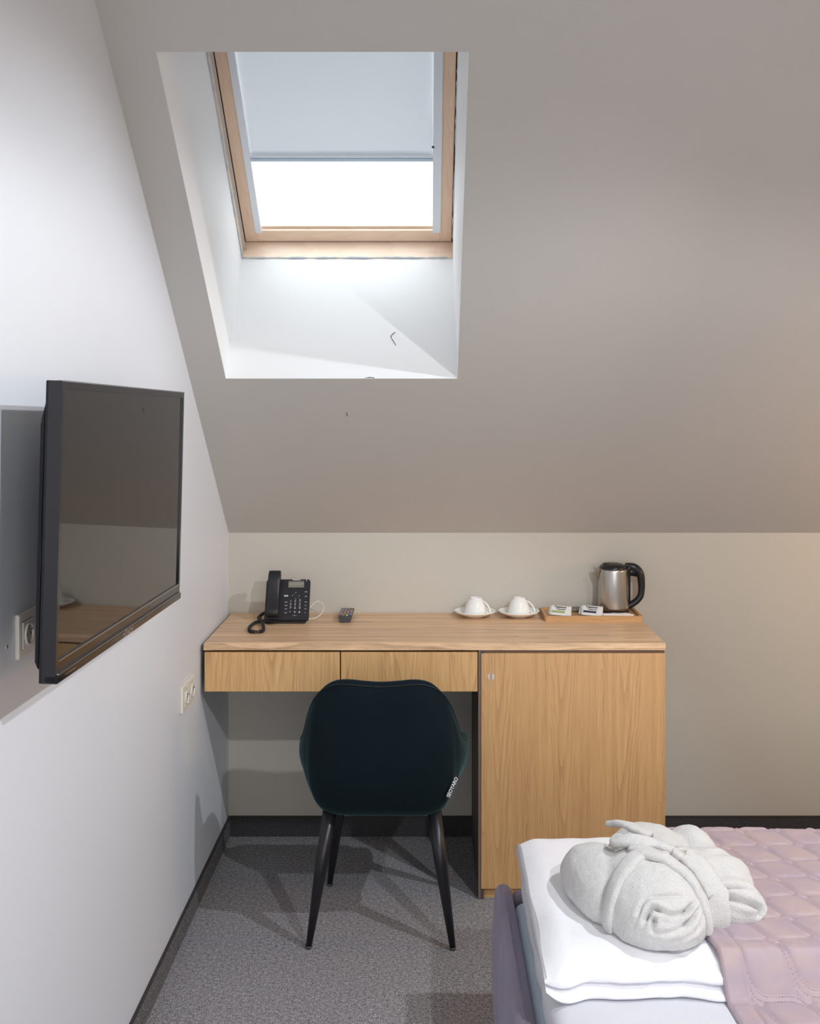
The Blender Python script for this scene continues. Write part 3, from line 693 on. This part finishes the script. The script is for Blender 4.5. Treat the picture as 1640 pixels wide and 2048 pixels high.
hr = [.010+.0055*sstep(0, .2, i/len(hp))-.003*sstep(.25, .6, i/len(hp)) for i in range(len(hp))]
b_ = tube(nbm(), hp, hr, 14)
for v in b_.verts: v.co.y *= 1.05
obj('handle', b_, 'kettle_black', kt, True)
b_ = nbm(); tube(b_, [(.0585, 0, .022), (.0580, 0, .09), (.0560, 0, .165), (.060, 0, .178)], [.007, .008, .010, .012], 10)
for v in b_.verts: v.co.y *= 1.6
obj('handle_strip', b_, 'kettle_black', kt, True)
prism_b = prism(nbm(), [(.052, .178), (.052, .136), (.068, .140), (.090, .135), (.098, .152), (.084, .168)], .020, Matrix(((1, 0, 0, 0), (0, 0, -1, .010), (0, 1, 0, 0), (0, 0, 0, 1))))
bmesh.ops.bevel(prism_b, geom=list(prism_b.edges), offset=.003, segments=2, affect='EDGES'); obj('handle_root', prism_b, 'kettle_black', kt, True)

def sachet(loc, rz, tilt, label, front=None, w_=.068, h_=.053, m='paper', roll=-7):
    s = thing('tea_bag_sachet', label, 'tea bag', loc, rz, 'tea sachets on the tray')
    u, v = Vector((1, 0, 0)), Vector((0, math.cos(tilt), math.sin(tilt))); ro_ = math.radians(roll); u, v = u*math.cos(ro_)+v*math.sin(ro_), v*math.cos(ro_)-u*math.sin(ro_)
    base_lift = v*abs(math.sin(ro_))*w_*.5
    def MM(a, b, n=0):
        n0 = Vector(u).cross(Vector(v)); p = Vector(u)*a+Vector(v)*b+n0*n+base_lift; return basis(p, u, v)
    b_ = nbm(); nx, ny = 8, 8; top = {}; bot = {}
    for i in range(nx+1):
        for j in range(ny+1):
            a, b = (i/nx-.5)*w_, j/ny*h_; k = math.sin(PI*i/nx)*math.sin(PI*j/ny)*.0022+.0003
            top[i, j] = b_.verts.new(MM(a, b, .0025+k) @ Vector((0, 0, 0))); bot[i, j] = b_.verts.new(MM(a, b, .0022-k) @ Vector((0, 0, 0)))
    for i in range(nx):
        for j in range(ny):
            b_.faces.new((top[i, j], top[i+1, j], top[i+1, j+1], top[i, j+1])); b_.faces.new((bot[i, j], bot[i, j+1], bot[i+1, j+1], bot[i+1, j]))
    for i in range(nx):
        b_.faces.new((top[i, 0], bot[i, 0], bot[i+1, 0], top[i+1, 0])); b_.faces.new((top[i+1, ny], bot[i+1, ny], bot[i, ny], top[i, ny]))
    for j in range(ny):
        b_.faces.new((top[0, j+1], bot[0, j+1], bot[0, j], top[0, j])); b_.faces.new((top[nx, j], bot[nx, j], bot[nx, j+1], top[nx, j+1]))
    obj('envelope', b_, m, s, True)
    if front:
        text('lettering', 'Teatone', .0130, 'print_black', s, MM(-.002, .0415, .0052), bold=.0003)
        text('lettering', 'Teatone', .0100, 'print_black', s, MM(.000, .030, .0056), bold=.0002)
        obj('colour_band', prism(nbm(), [(-.032, .011), (.016, .011), (.016, .0215), (-.032, .0215)], .0003, MM(0, 0, .0053)), front, s)
    return s
T30 = math.radians(33)
sachet((.506, 4.006, TF), math.radians(-3), T30, 'white tea sachet with a green band, at the left end of the tray', 'green', w_=.080)
sachet((.624, 4.004, TF), math.radians(-3), T30, 'white tea sachet with a dark blue band, in the middle of the tray', 'navy', w_=.080)
sachet((.498, 4.020, TF), math.radians(-11), math.radians(30), 'plain white tea sachet tucked behind the green banded one', None, w_=.076, h_=.048)
sachet((.613, 4.020, TF), math.radians(-11), math.radians(30), 'plain white tea sachet tucked behind the dark blue banded one', None, w_=.076, h_=.048)
cs = thing('coffee_sachet', 'dark patterned sachet lying behind the white tea sachets on the tray', 'sachet', (.565, 4.098, TF), math.radians(-6))
obj('envelope', B(-.055, .030, 0, .05, .001, .012, bev=.004, seg=2), 'foil', cs)
fl = nbm(); tube(fl, catmull([(.02, .02, .012), (.035, .02, .022), (.05, .02, .024), (.066, .02, .016), (.080, .02, .004)], 6), .0009, 6); obj('wrapper_edge', fl, 'foil', cs, True)
def stick(loc, rz, label):
    s = thing('sugar_stick', label, 'sugar stick', loc, rz, 'sugar sticks on the tray')
    pts = [(-.060+.12*i/14, .0008*math.sin(i*1.7), .0080+.0006*math.sin(i*2.3)) for i in range(15)]
    b_ = tube(nbm(), pts, [.0040 if i in (0, 14) else .0072+.0008*math.sin(i*1.3) for i in range(15)], 10)
    for v in b_.verts: v.co.z = .0005+(v.co.z-.0005)*(.75)
    obj('wrapper', b_, 'paper_pink', s, True); return s
stick((.715, 4.018, TF), math.radians(3), 'white paper sugar stick in front of the kettle, nearer the kettle')
stick((.722, 4.005, TF), math.radians(-2), 'white paper sugar stick in front of the kettle, nearer the tray edge')

# ================================================================== BED
bx0, bx1, by0, by1 = .180, 1.90, .80, 2.905
bed = thing('bed', 'grey mauve velvet bed frame with padded side rail at lower right', 'bed', ((bx0+bx1)/2, (by0+by1)/2, 0))
ox, oy = (bx0+bx1)/2, (by0+by1)/2
def soft_panel(x0, x1, y0, y1, z0, z1, bev=.022, bulge=.008, ax='x'):
    b_ = nbm(); box(b_, x0-ox, x1-ox, y0-oy, y1-oy, z0, z1, bev=bev, seg=4)
    L_ = max(x1-x0, y1-y0); bmesh.ops.subdivide_edges(b_, edges=[e for e in b_.edges if e.calc_length() > .12], cuts=10, use_grid_fill=True)
    for v in b_.verts:
        p = v.co; n_ = noise.noise(Vector((p.x*3, p.y*3, p.z*5)))
        f = math.sin(PI*max(0, min(1, (p.z-z0)/(z1-z0))))
        if ax == 'x': v.co.x += (bulge*f*(1 if p.x > (x0+x1)/2-ox else -1) + n_*.003)
        else: v.co.y += bulge*f*.5
    return b_
obj('side_rail', soft_panel(bx0+.008, bx0+.052, by0, by1-.004, .0, .388), 'bed_velvet', bed, True)
obj('side_rail', soft_panel(bx1-.052, bx1-.008, by0, by1-.004, .0, .388), 'bed_velvet', bed, True)
obj('end_rail', soft_panel(bx0+.050, bx1-.050, by1-.055, by1-.008, .0, .372, ax='y'), 'bed_velvet', bed, True)
obj('end_rail', soft_panel(bx0+.050, bx1-.050, by0, by0+.047, .0, .372, ax='y'), 'bed_velvet', bed, True)
obj('slat_base', B(bx0+.055-ox, bx1-.055-ox, by0+.05-oy, by1-.06-oy, .10, .16), 'piping', bed)
def soft_box(x0, x1, y0, y1, z0, z1, r, res=.02, amp=.002, fscale=6, side=0):
    """box with rounded edges on a fine grid"""
    b_ = nbm(); box(b_, x0, x1, y0, y1, z0, z1, bev=r, seg=5)
    def cut(axis, a, b, res):
        n_ = int((b-a)/res)
        for i in range(1, n_):
            co = Vector((0, 0, 0)); co[axis] = a+(b-a)*i/n_; no = Vector((0, 0, 0)); no[axis] = 1
            bmesh.ops.bisect_plane(b_, geom=list(b_.verts)+list(b_.edges)+list(b_.faces), plane_co=co, plane_no=no)
    cut(0, x0+r, x1-r, res*3); cut(1, y0+r, y1-r, res)
    for v in b_.verts:
        p = v.co; n_ = noise.noise(Vector((p.x*fscale, p.y*fscale, p.z*fscale*2)))
        v.co.z += amp*n_
        if side: v.co.x += side*noise.noise(Vector((p.y*14, p.z*3, 2.2)))*(1 if p.x < (x0+x1)/2 else -1)
    return b_
mb_ = (obj('lower_layer', soft_box(.234, 1.84, .86, 2.845, .162, .365, .03), 'base_blue', None, True))
mt_ = tag(obj('mattress', soft_box(.252, 1.83, .87, 2.862, .367, .455, .035, .02, .002, 5, .006), 'sheet', None, True), 'white sheeted mattress showing below the folded duvet', 'mattress'); mb_.parent = mt_

# folded duvet: a cross-section (y, z) swept along x
def duvet():
    b_ = nbm(); X0, X1 = .252, 1.80; nx = 150
    prof0 = [(2.872, .470), (2.876, .500), (2.862, .520), (2.83, .527), (2.75, .530), (2.6, .532), (2.45, .532), (2.35, .530), (2.28, .527), (2.245, .521), (2.222, .510), (2.211, .498), (2.208, .487), (2.216, .481), (2.224, .478), (2.208, .474), (2.196, .469), (2.192, .463), (2.200, .4575), (2.235, .457), (2.5, .457), (2.8, .457), (2.86, .460)]
    P = [Vector((0, y, z)) for y, z in prof0]; prof = catmull(P, 3, closed=True); rings = []
    xs_ = []
    for i in range(nx+1):
        t = i/nx; xs_.append(X0+(X1-X0)*(t**1.6))
    for x in xs_:
        e = sstep(X0, X0+.05, x); ring = []
        cz = .493
        sag = math.exp(-((x-.285)/.035)**2)
        for p in prof:
            z = cz+(p.z-cz)*(.45+.55*e**.5) if x < X0+.05 else p.z
            y = p.y
            wr = noise.noise(Vector((x*6, y*5, 1.3)))*.006+noise.noise(Vector((x*19, y*10, 4.1)))*.0040
            if z > .50: z += wr
            front = 1-sstep(2.20, 2.30, p.y)
            y += front*(noise.noise(Vector((x*9, 0, p.z*9)))*.012+noise.noise(Vector((x*28, 2, p.z*60)))*.004) - front*sag*.020
            z += front*noise.noise(Vector((x*12, 5, p.z*25)))*.003
            # long soft creases running from the left corner
            if p.z > .50:
                cy = 2.46-.55*(x-.40)
                z -= .007*math.exp(-((y-cy)/.007)**2)*sstep(.38, .45, x)*(1-sstep(.60, .68, x))
                cy = 2.36-.45*(x-.30)
                z -= .005*math.exp(-((y-cy)/.007)**2)*sstep(.28, .32, x)
            xx = x + (noise.noise(Vector((y*7, p.z*8, 9)))*.010 + (-.006 if p.z < .5 else 0))*(1-e)
            z = max(z, .4572)
            ring.append(b_.verts.new((xx, y, z)))
        rings.append(ring)
    n_ = len(prof)
    for A_, Bb in zip(rings, rings[1:]):
        for k in range(n_): b_.faces.new((A_[k], A_[(k+1) % n_], Bb[(k+1) % n_], Bb[k]))
    b_.faces.new(rings[0][::-1]); b_.faces.new(rings[-1]); bmesh.ops.recalc_face_normals(b_, faces=b_.faces)
    return b_
tag(obj('folded_duvet', duvet(), 'duvet', None, True), 'white folded duvet lying across the far end of the bed', 'duvet')

# quilted bedspread
QA = math.radians(-33); qc, qs = math.cos(QA), math.sin(QA)
QL, QH, QAm = .155, .060, .0185
def quilt(x, y):
    u = (x*qc+y*qs); v = (-x*qs+y*qc)
    # rows of wavy double lines, neighbours in opposite phase
    best = 9; k0 = math.floor(v/QH)
    for k in (k0-1, k0, k0+1, k0+2):
        ph_ = 0 if k % 2 == 0 else PI
        vc = k*QH+QAm*math.cos(2*PI*u/QL+ph_)
        sl = 2*PI/QL*QAm*abs(math.sin(2*PI*u/QL+ph_)); cs_ = 1/math.sqrt(1+sl*sl)
        d0 = abs(v-vc); best = min(best, abs(d0-.0045)*cs_)
    # small ovals where neighbouring lines come close
    for k in (k0, k0-1, k0+1):
        ph_ = 0 if k % 2 == 0 else PI
        # neck between row k and k+1 at cos(row k)=1
        uc = (round((u*2*PI/QL+ph_)/(2*PI))*2*PI-ph_)*QL/(2*PI); vcn = (k+.5)*QH
        r_ = math.hypot((u-uc)/.017, (v-vcn)/.008); best = min(best, abs(r_-1)*.009)
    return best
def spread_left(y): return .547+(2.9-y)*.088+.006*math.sin(y*9)+.004*noise.noise(Vector((y*8, 0, 0)))
def spread_z(x, y):
    top = .5375+noise.noise(Vector((x*6, y*5, 1.3)))*.004
    low = .4605
    z = low+(top-low)*sstep(2.165, 2.245, y)
    return z
def spread():
    b_ = nbm()
    us = [i*.0026 for i in range(0, 250)]+[.65+.03*i for i in range(1, 22)]
    ys = [2.900-.0026*i for i in range(0, 360)]
    y = ys[-1]
    while y > .95: y -= .03; ys.append(y)
    g = {}
    for i, u in enumerate(us):
        for j, y in enumerate(ys):
            x = spread_left(y)+u
            z = spread_z(x, y)
            if y > 2.872:
                z = z-(y-2.872)*1.2-.006*math.sin(x*22)*sstep(2.872, 2.9, y)
            if y > 1.965 and u < .66:
                d = quilt(x, y) if u > .050 else 1
                d2 = abs(u-.048)                     # line where the border band starts
                m1 = 1-math.exp(-(min(d, d2)/.0042)**1.1)
                if u < .046: m1 = min(m1, .55+.45*(1-math.exp(-(quilt(x, y)/.004)**1.2)))
                z += .0065*m1*sstep(0, .006, u)
                z += .0012*noise.noise(Vector((x*55, y*55, 0)))*m1
            else: z += .005
            if u < .004: z -= .003
            g[i, j] = b_.verts.new((x, y, z))
    for i in range(len(us)-1):
        for j in range(len(ys)-1): b_.faces.new((g[i, j+1], g[i+1, j+1], g[i+1, j], g[i, j]))
    return b_
sp_o = obj('bedspread', spread(), 'spread', None, True); tag(sp_o, 'dusty pink quilted bedspread lying over the right part of the bed', 'bedspread')
# stitches along the quilting lines
b_ = nbm(); u_ = -3.
def stitch(u, v, du, dv):
    x, y = u*qc-v*qs, u*qs+v*qc; L0 = spread_left(y)
    if not (1.98 < y < 2.86 and .052 < x-L0 < .62): return
    tx, ty = du*qc-dv*qs, du*qs+dv*qc; l_ = math.hypot(tx, ty); tx, ty = tx/l_*.0017, ty/l_*.0017; nx_, ny_ = -ty*.28, tx*.28
    z = spread_z(x, y)+.0012
    vs = [b_.verts.new((x+a*tx+b*nx_, y+a*ty+b*ny_, z+(.0006 if abs(a) < .5 else 0))) for a, b in ((-1, -1), (0, -1), (1, -1), (1, 1), (0, 1), (-1, 1))]
    b_.faces.new((vs[0], vs[1], vs[4], vs[5])); b_.faces.new((vs[1], vs[2], vs[3], vs[4]))
while u_ < 1.5:
    for k in range(10, 50):
        ph_ = 0 if k % 2 == 0 else PI; a = 2*PI*u_/QL+ph_
        for s_ in (-.0045, .0045): stitch(u_, k*QH+QAm*math.cos(a)+s_, 1, -QAm*2*PI/QL*math.sin(a))
    u_ += .0052
so_ = obj('stitching', b_, 'stitch', sp_o); so_['kind'] = 'stuff'
md = sp_o.modifiers.new('thick', 'SOLIDIFY'); md.thickness = .004; md.offset = -1

# ================================================================== BATHROBE
RB = .530
def ell(x, y, cx, cy, rx, ry, h, ang=0, p=2.6, q=2.0):
    ca, sa = math.cos(ang), math.sin(ang); dx, dy = x-cx, y-cy
    u, v = (dx*ca+dy*sa)/rx, (-dx*sa+dy*ca)/ry
    r = (abs(u)**p+abs(v)**p)**(1/p)
    return h*max(0, 1-r**q)**(1/2.3) if r < 1 else 0.
LUMPS = [
    (.408, 2.480, .084, .150, .122, .22, 2.5, 2.2),     # left part behind the left belt
    (.500, 2.400, .118, .172, .146, .10, 2.5, 2.2),     # front roll
    (.540, 2.560, .110, .150, .138, .0, 2.4, 2.2),      # back
    (.650, 2.610, .062, .085, .124, .4, 2.2, 2.2),      # knob at the back right
    (.665, 2.500, .105, .085, .112, -.35, 2.4, 2.2),    # upper sleeve
    (.650, 2.400, .120, .060, .088, -.10, 2.4, 2.4),    # lower sleeve
    (.600, 2.455, .080, .120, .128, 0, 2.3, 2.2),
]
CREASE = []   # (points in x,y ; width ; depth)
def segd(px, py, a, b):
    ax, ay = a; bx_, by_ = b; dx, dy = bx_-ax, by_-ay; l2 = dx*dx+dy*dy or 1e-9
    t = max(0, min(1, ((px-ax)*dx+(py-ay)*dy)/l2)); return math.hypot(px-ax-t*dx, py-ay-t*dy)
def robe_h(x, y, crease=True):
    hs_ = sorted((ell(x, y, *L_) for L_ in LUMPS), reverse=True)
    a, b = hs_[0], hs_[1]; k = .010
    h = a+(k*max(0, 1-(a-b)/k)**2*.25 if b > 0 else 0)
    if crease and h > 0:
        for pts, w_, dep in CREASE:
            d = min(segd(x, y, p, q) for p, q in zip(pts, pts[1:])); 
            if d < w_*3: h -= dep*math.exp(-(d/w_)**2)*min(1, h/.03)
        h += .003*noise.noise(Vector((x*22, y*22, 0)))*min(1, h/.03)
    return max(0, h)
ROOT_R = Vector((.54, 2.46, RB))
CR = [  # grooves on the rolled cloth: points in x, y, height above the duvet; half width; depth
    ([(.462, 2.256, .050), (.466, 2.250, .070), (.480, 2.256, .088), (.500, 2.256, .080), (.520, 2.254, .074), (.551, 2.262, .078), (.585, 2.285, .092)], .0042, .022),
    ([(.480, 2.246, .066), (.478, 2.242, .046), (.502, 2.240, .044), (.528, 2.244, .048), (.560, 2.254, .062), (.598, 2.290, .085)], .0040, .022),
    ([(.505, 2.236, .022), (.535, 2.240, .028), (.570, 2.256, .040), (.600, 2.285, .062)], .0035, .012),
    ([(.455, 2.262, .035), (.452, 2.262, .070), (.468, 2.272, .100), (.505, 2.275, .104), (.545, 2.280, .104)], .0040, .007),
    ([(.639, 2.408, .112), (.674, 2.420, .102), (.705, 2.425, .092), (.735, 2.430, .076)], .0065, .026),
    ([(.655, 2.372, .080), (.688, 2.378, .080), (.728, 2.390, .075)], .0055, .020),
    ([(.661, 2.358, .064), (.690, 2.356, .058), (.717, 2.356, .050), (.741, 2.358, .038), (.739, 2.352, .028)], .0055, .022),
    ([(.632, 2.518, .135), (.650, 2.552, .130), (.665, 2.552, .120)], .0060, .020),
    ([(.650, 2.47, .125), (.69, 2.50, .110), (.73, 2.52, .085)], .010, .010),
]
def build_robe():
    import numpy as np
    b_ = nbm(); st = .005; nx, ny = int(.56/st), int(.60/st); g = {}; 
    for i in range(nx+1):
        for j in range(ny+1):
            x, y = .29+i*st, 2.18+j*st; h = robe_h(x, y, False)
            g[i, j] = b_.verts.new((x, y, RB+h-.004 if h > 0 else RB-.004))
    g2 = {k: b_.verts.new((v.co.x, v.co.y, RB-.012)) for k, v in g.items()}
    for i in range(nx):
        for j in range(ny):
            b_.faces.new((g[i, j], g[i+1, j], g[i+1, j+1], g[i, j+1])); b_.faces.new((g2[i, j], g2[i, j+1], g2[i+1, j+1], g2[i+1, j]))
    for i in range(nx):
        b_.faces.new((g[i, 0], g2[i, 0], g2[i+1, 0], g[i+1, 0])); b_.faces.new((g[i+1, ny], g2[i+1, ny], g2[i, ny], g[i, ny]))
    for j in range(ny):
        b_.faces.new((g[0, j+1], g2[0, j+1], g2[0, j], g[0, j])); b_.faces.new((g[nx, j], g2[nx, j], g2[nx, j+1], g[nx, j+1]))
    bmesh.ops.bisect_plane(b_, geom=list(b_.verts)+list(b_.edges)+list(b_.faces), plane_co=(0, 0, RB-.001), plane_no=(0, 0, 1), clear_inner=True)
    bmesh.ops.holes_fill(b_, edges=[e for e in b_.edges if e.is_boundary])
    me = bpy.data.meshes.new('robe_raw'); b_.to_mesh(me); b_.free()
    t_ = bpy.data.objects.new('robe_raw', me); C.objects.link(t_)
    r_ = t_.modifiers.new('r', 'REMESH'); r_.mode = 'VOXEL'; r_.voxel_size = .0032
    s_ = t_.modifiers.new('s', 'SMOOTH'); s_.iterations = 4; s_.factor = .5
    dg = bpy.context.evaluated_depsgraph_get(); m2 = bpy.data.meshes.new_from_object(t_.evaluated_get(dg)); bpy.data.objects.remove(t_)
    n_ = len(m2.vertices); co = np.empty(n_*3); m2.vertices.foreach_get('co', co); co = co.reshape(-1, 3)
    no = np.empty(n_*3); m2.vertices.foreach_get('normal', no); no = no.reshape(-1, 3)
    disp = np.zeros(n_)
    for pts, w_, dep in CR:
        P = np.array([(x, y, z+RB) for x, y, z in pts]); P = np.array([tuple(p) for p in catmull([Vector(p) for p in P], 5)]); d = np.full(n_, 9.)
        for a, b in zip(P, P[1:]):
            ab = b-a; t = np.clip(((co-a)@ab)/max(ab@ab, 1e-12), 0, 1); d = np.minimum(d, np.linalg.norm(co-a-t[:, None]*ab, axis=1))
        disp -= dep*np.exp(-(d/w_)**2); disp += dep*.14*np.exp(-((d-w_*2.6)/(w_*1.5))**2)
    co = co+no*disp[:, None]
    # the roll is undercut where it meets the bed
    z = np.clip((co[:, 2]-RB)/.045, 0, 1); k = 1-.085*(1-z)**2
    co[:, 0] = .54+(co[:, 0]-.54)*k; co[:, 1] = 2.46+(co[:, 1]-2.46)*k
    for i in range(n_):
        v = Vector(co[i]); co[i] += no[i]*(noise.noise(v*26)*.003+noise.noise(v*60)*.0012)
    co[:, 2] = np.maximum(co[:, 2], RB+.003)
    m2.vertices.foreach_set('co', (co-np.array(ROOT_R)).ravel()); m2.update(); m2.name = 'rolled_cloth'; m2.shade_smooth()
    m2.materials.clear(); m2.materials.append(M['terry']); return m2
robe = thing('bathrobe', 'white terry bathrobe rolled up and tied with its belt on the bed', 'bathrobe', ROOT_R)
rme = build_robe()
ro = bpy.data.objects.new('rolled_cloth', rme); C.objects.link(ro); ro.parent = robe
from mathutils.bvhtree import BVHTree
bvh = BVHTree.FromPolygons([v.co.copy() for v in rme.vertices], [tuple(p.vertices) for p in rme.polygons])
def ribbon(pts, w_, name='belt', th=.006, lift=.001, free=None, twist=None):
    pts = catmull([Vector(p)-Vector((ROOT_R.x, ROOT_R.y, 0)) for p in pts], 8); n_ = len(pts); b_ = nbm(); rings = []
    ws = w_ if isinstance(w_, (list, tuple)) else [w_, w_]
    snapped = []
    for i, p in enumerate(pts):
        q, nn, _, _ = bvh.find_nearest(p)
        f_ = free(i/(n_-1)) if free else 0
        snapped.append((p.lerp(q, 1-f_), nn.lerp(Vector((0, 0, 1)), f_).normalized()))
    for i in range(n_):
        p, nn = snapped[i]; t = (snapped[min(i+1, n_-1)][0]-snapped[max(i-1, 0)][0]).normalized()
        nn = sum((snapped[max(0, min(n_-1, i+k))][1] for k in range(-3, 4)), Vector()).normalized()
        if twist: nn = Matrix.Rotation(twist(i/(n_-1)), 3, t) @ nn
        sd = t.cross(nn).normalized(); u_ = i/(n_-1)*(len(ws)-1); k0 = min(int(u_), len(ws)-2); wd = ws[k0]+(ws[k0+1]-ws[k0])*(u_-k0)
        ring = []
        K = 9
        for s in range(K):
            a = -1+2*s/(K-1); pt = p+sd*a*wd/2
            if not free:
                q, n2, _, _ = bvh.find_nearest(pt); pt = pt.lerp(q, .7)
            edge = .0015*math.exp(-((abs(a)-.85)/.12)**2)
            ring.append(b_.verts.new(pt+nn*(lift+th*(1-abs(a)**4*.6)+edge)))
        for s in range(K-1, -1, -1):
            a = -1+2*s/(K-1); pt = p+sd*a*wd/2*.98
            if not free:
                q, n2, _, _ = bvh.find_nearest(pt); pt = pt.lerp(q, .7)
            ring.append(b_.verts.new(pt+nn*(lift-.006)))
        rings.append(ring)
    for A_, Bb in zip(rings, rings[1:]):
        for k in range(len(A_)): b_.faces.new((A_[k], A_[(k+1) % len(A_)], Bb[(k+1) % len(A_)], Bb[k]))
    b_.faces.new(rings[0][::-1]); b_.faces.new(rings[-1]); bmesh.ops.recalc_face_normals(b_, faces=b_.faces)
    return obj(name, b_, 'terry', robe, True)
ribbon([(.500, 2.41, .145), (.477, 2.39, .135), (.450, 2.365, .125), (.425, 2.350, .11), (.407, 2.335, .09), (.394, 2.325, .06), (.390, 2.32, .03), (.392, 2.325, .005)], [.046, .044, .038, .034], lift=.002, th=.009)
ribbon([(.470, 2.43, .150), (.508, 2.392, .150), (.542, 2.366, .140), (.572, 2.350, .128), (.589, 2.332, .11), (.602, 2.318, .08), (.606, 2.308, .05), (.600, 2.310, .015)], [.034, .040, .044, .042], lift=.003, th=.009)
ribbon([(.460, 2.52, .150), (.495, 2.46, .160), (.535, 2.435, .155), (.574, 2.426, .145), (.600, 2.400, .13), (.625, 2.372, .10), (.640, 2.352, .07), (.640, 2.345, .03), (.634, 2.345, .005)], [.026, .042, .052, .058, .054], lift=.009, th=.011)
# knot: crossing loops and the free tail
ribbon([(.520, 2.47, .158), (.490, 2.50, .166), (.463, 2.545, .160), (.440, 2.575, .145)], [.030, .036, .040, .034], free=lambda u: .8, th=.007, twist=lambda u: .5*u)
ribbon([(.535, 2.44, .150), (.500, 2.43, .160), (.465, 2.44, .160), (.437, 2.465, .150), (.450, 2.50, .146)], [.030, .034, .032, .028, .022], free=lambda u: .75, th=.008, twist=lambda u: -.6*math.sin(PI*u))
ribbon([(.470, 2.405, .140), (.492, 2.385, .150), (.520, 2.372, .150), (.540, 2.385, .146)], [.020, .030, .030, .018], free=lambda u: .6, th=.009)
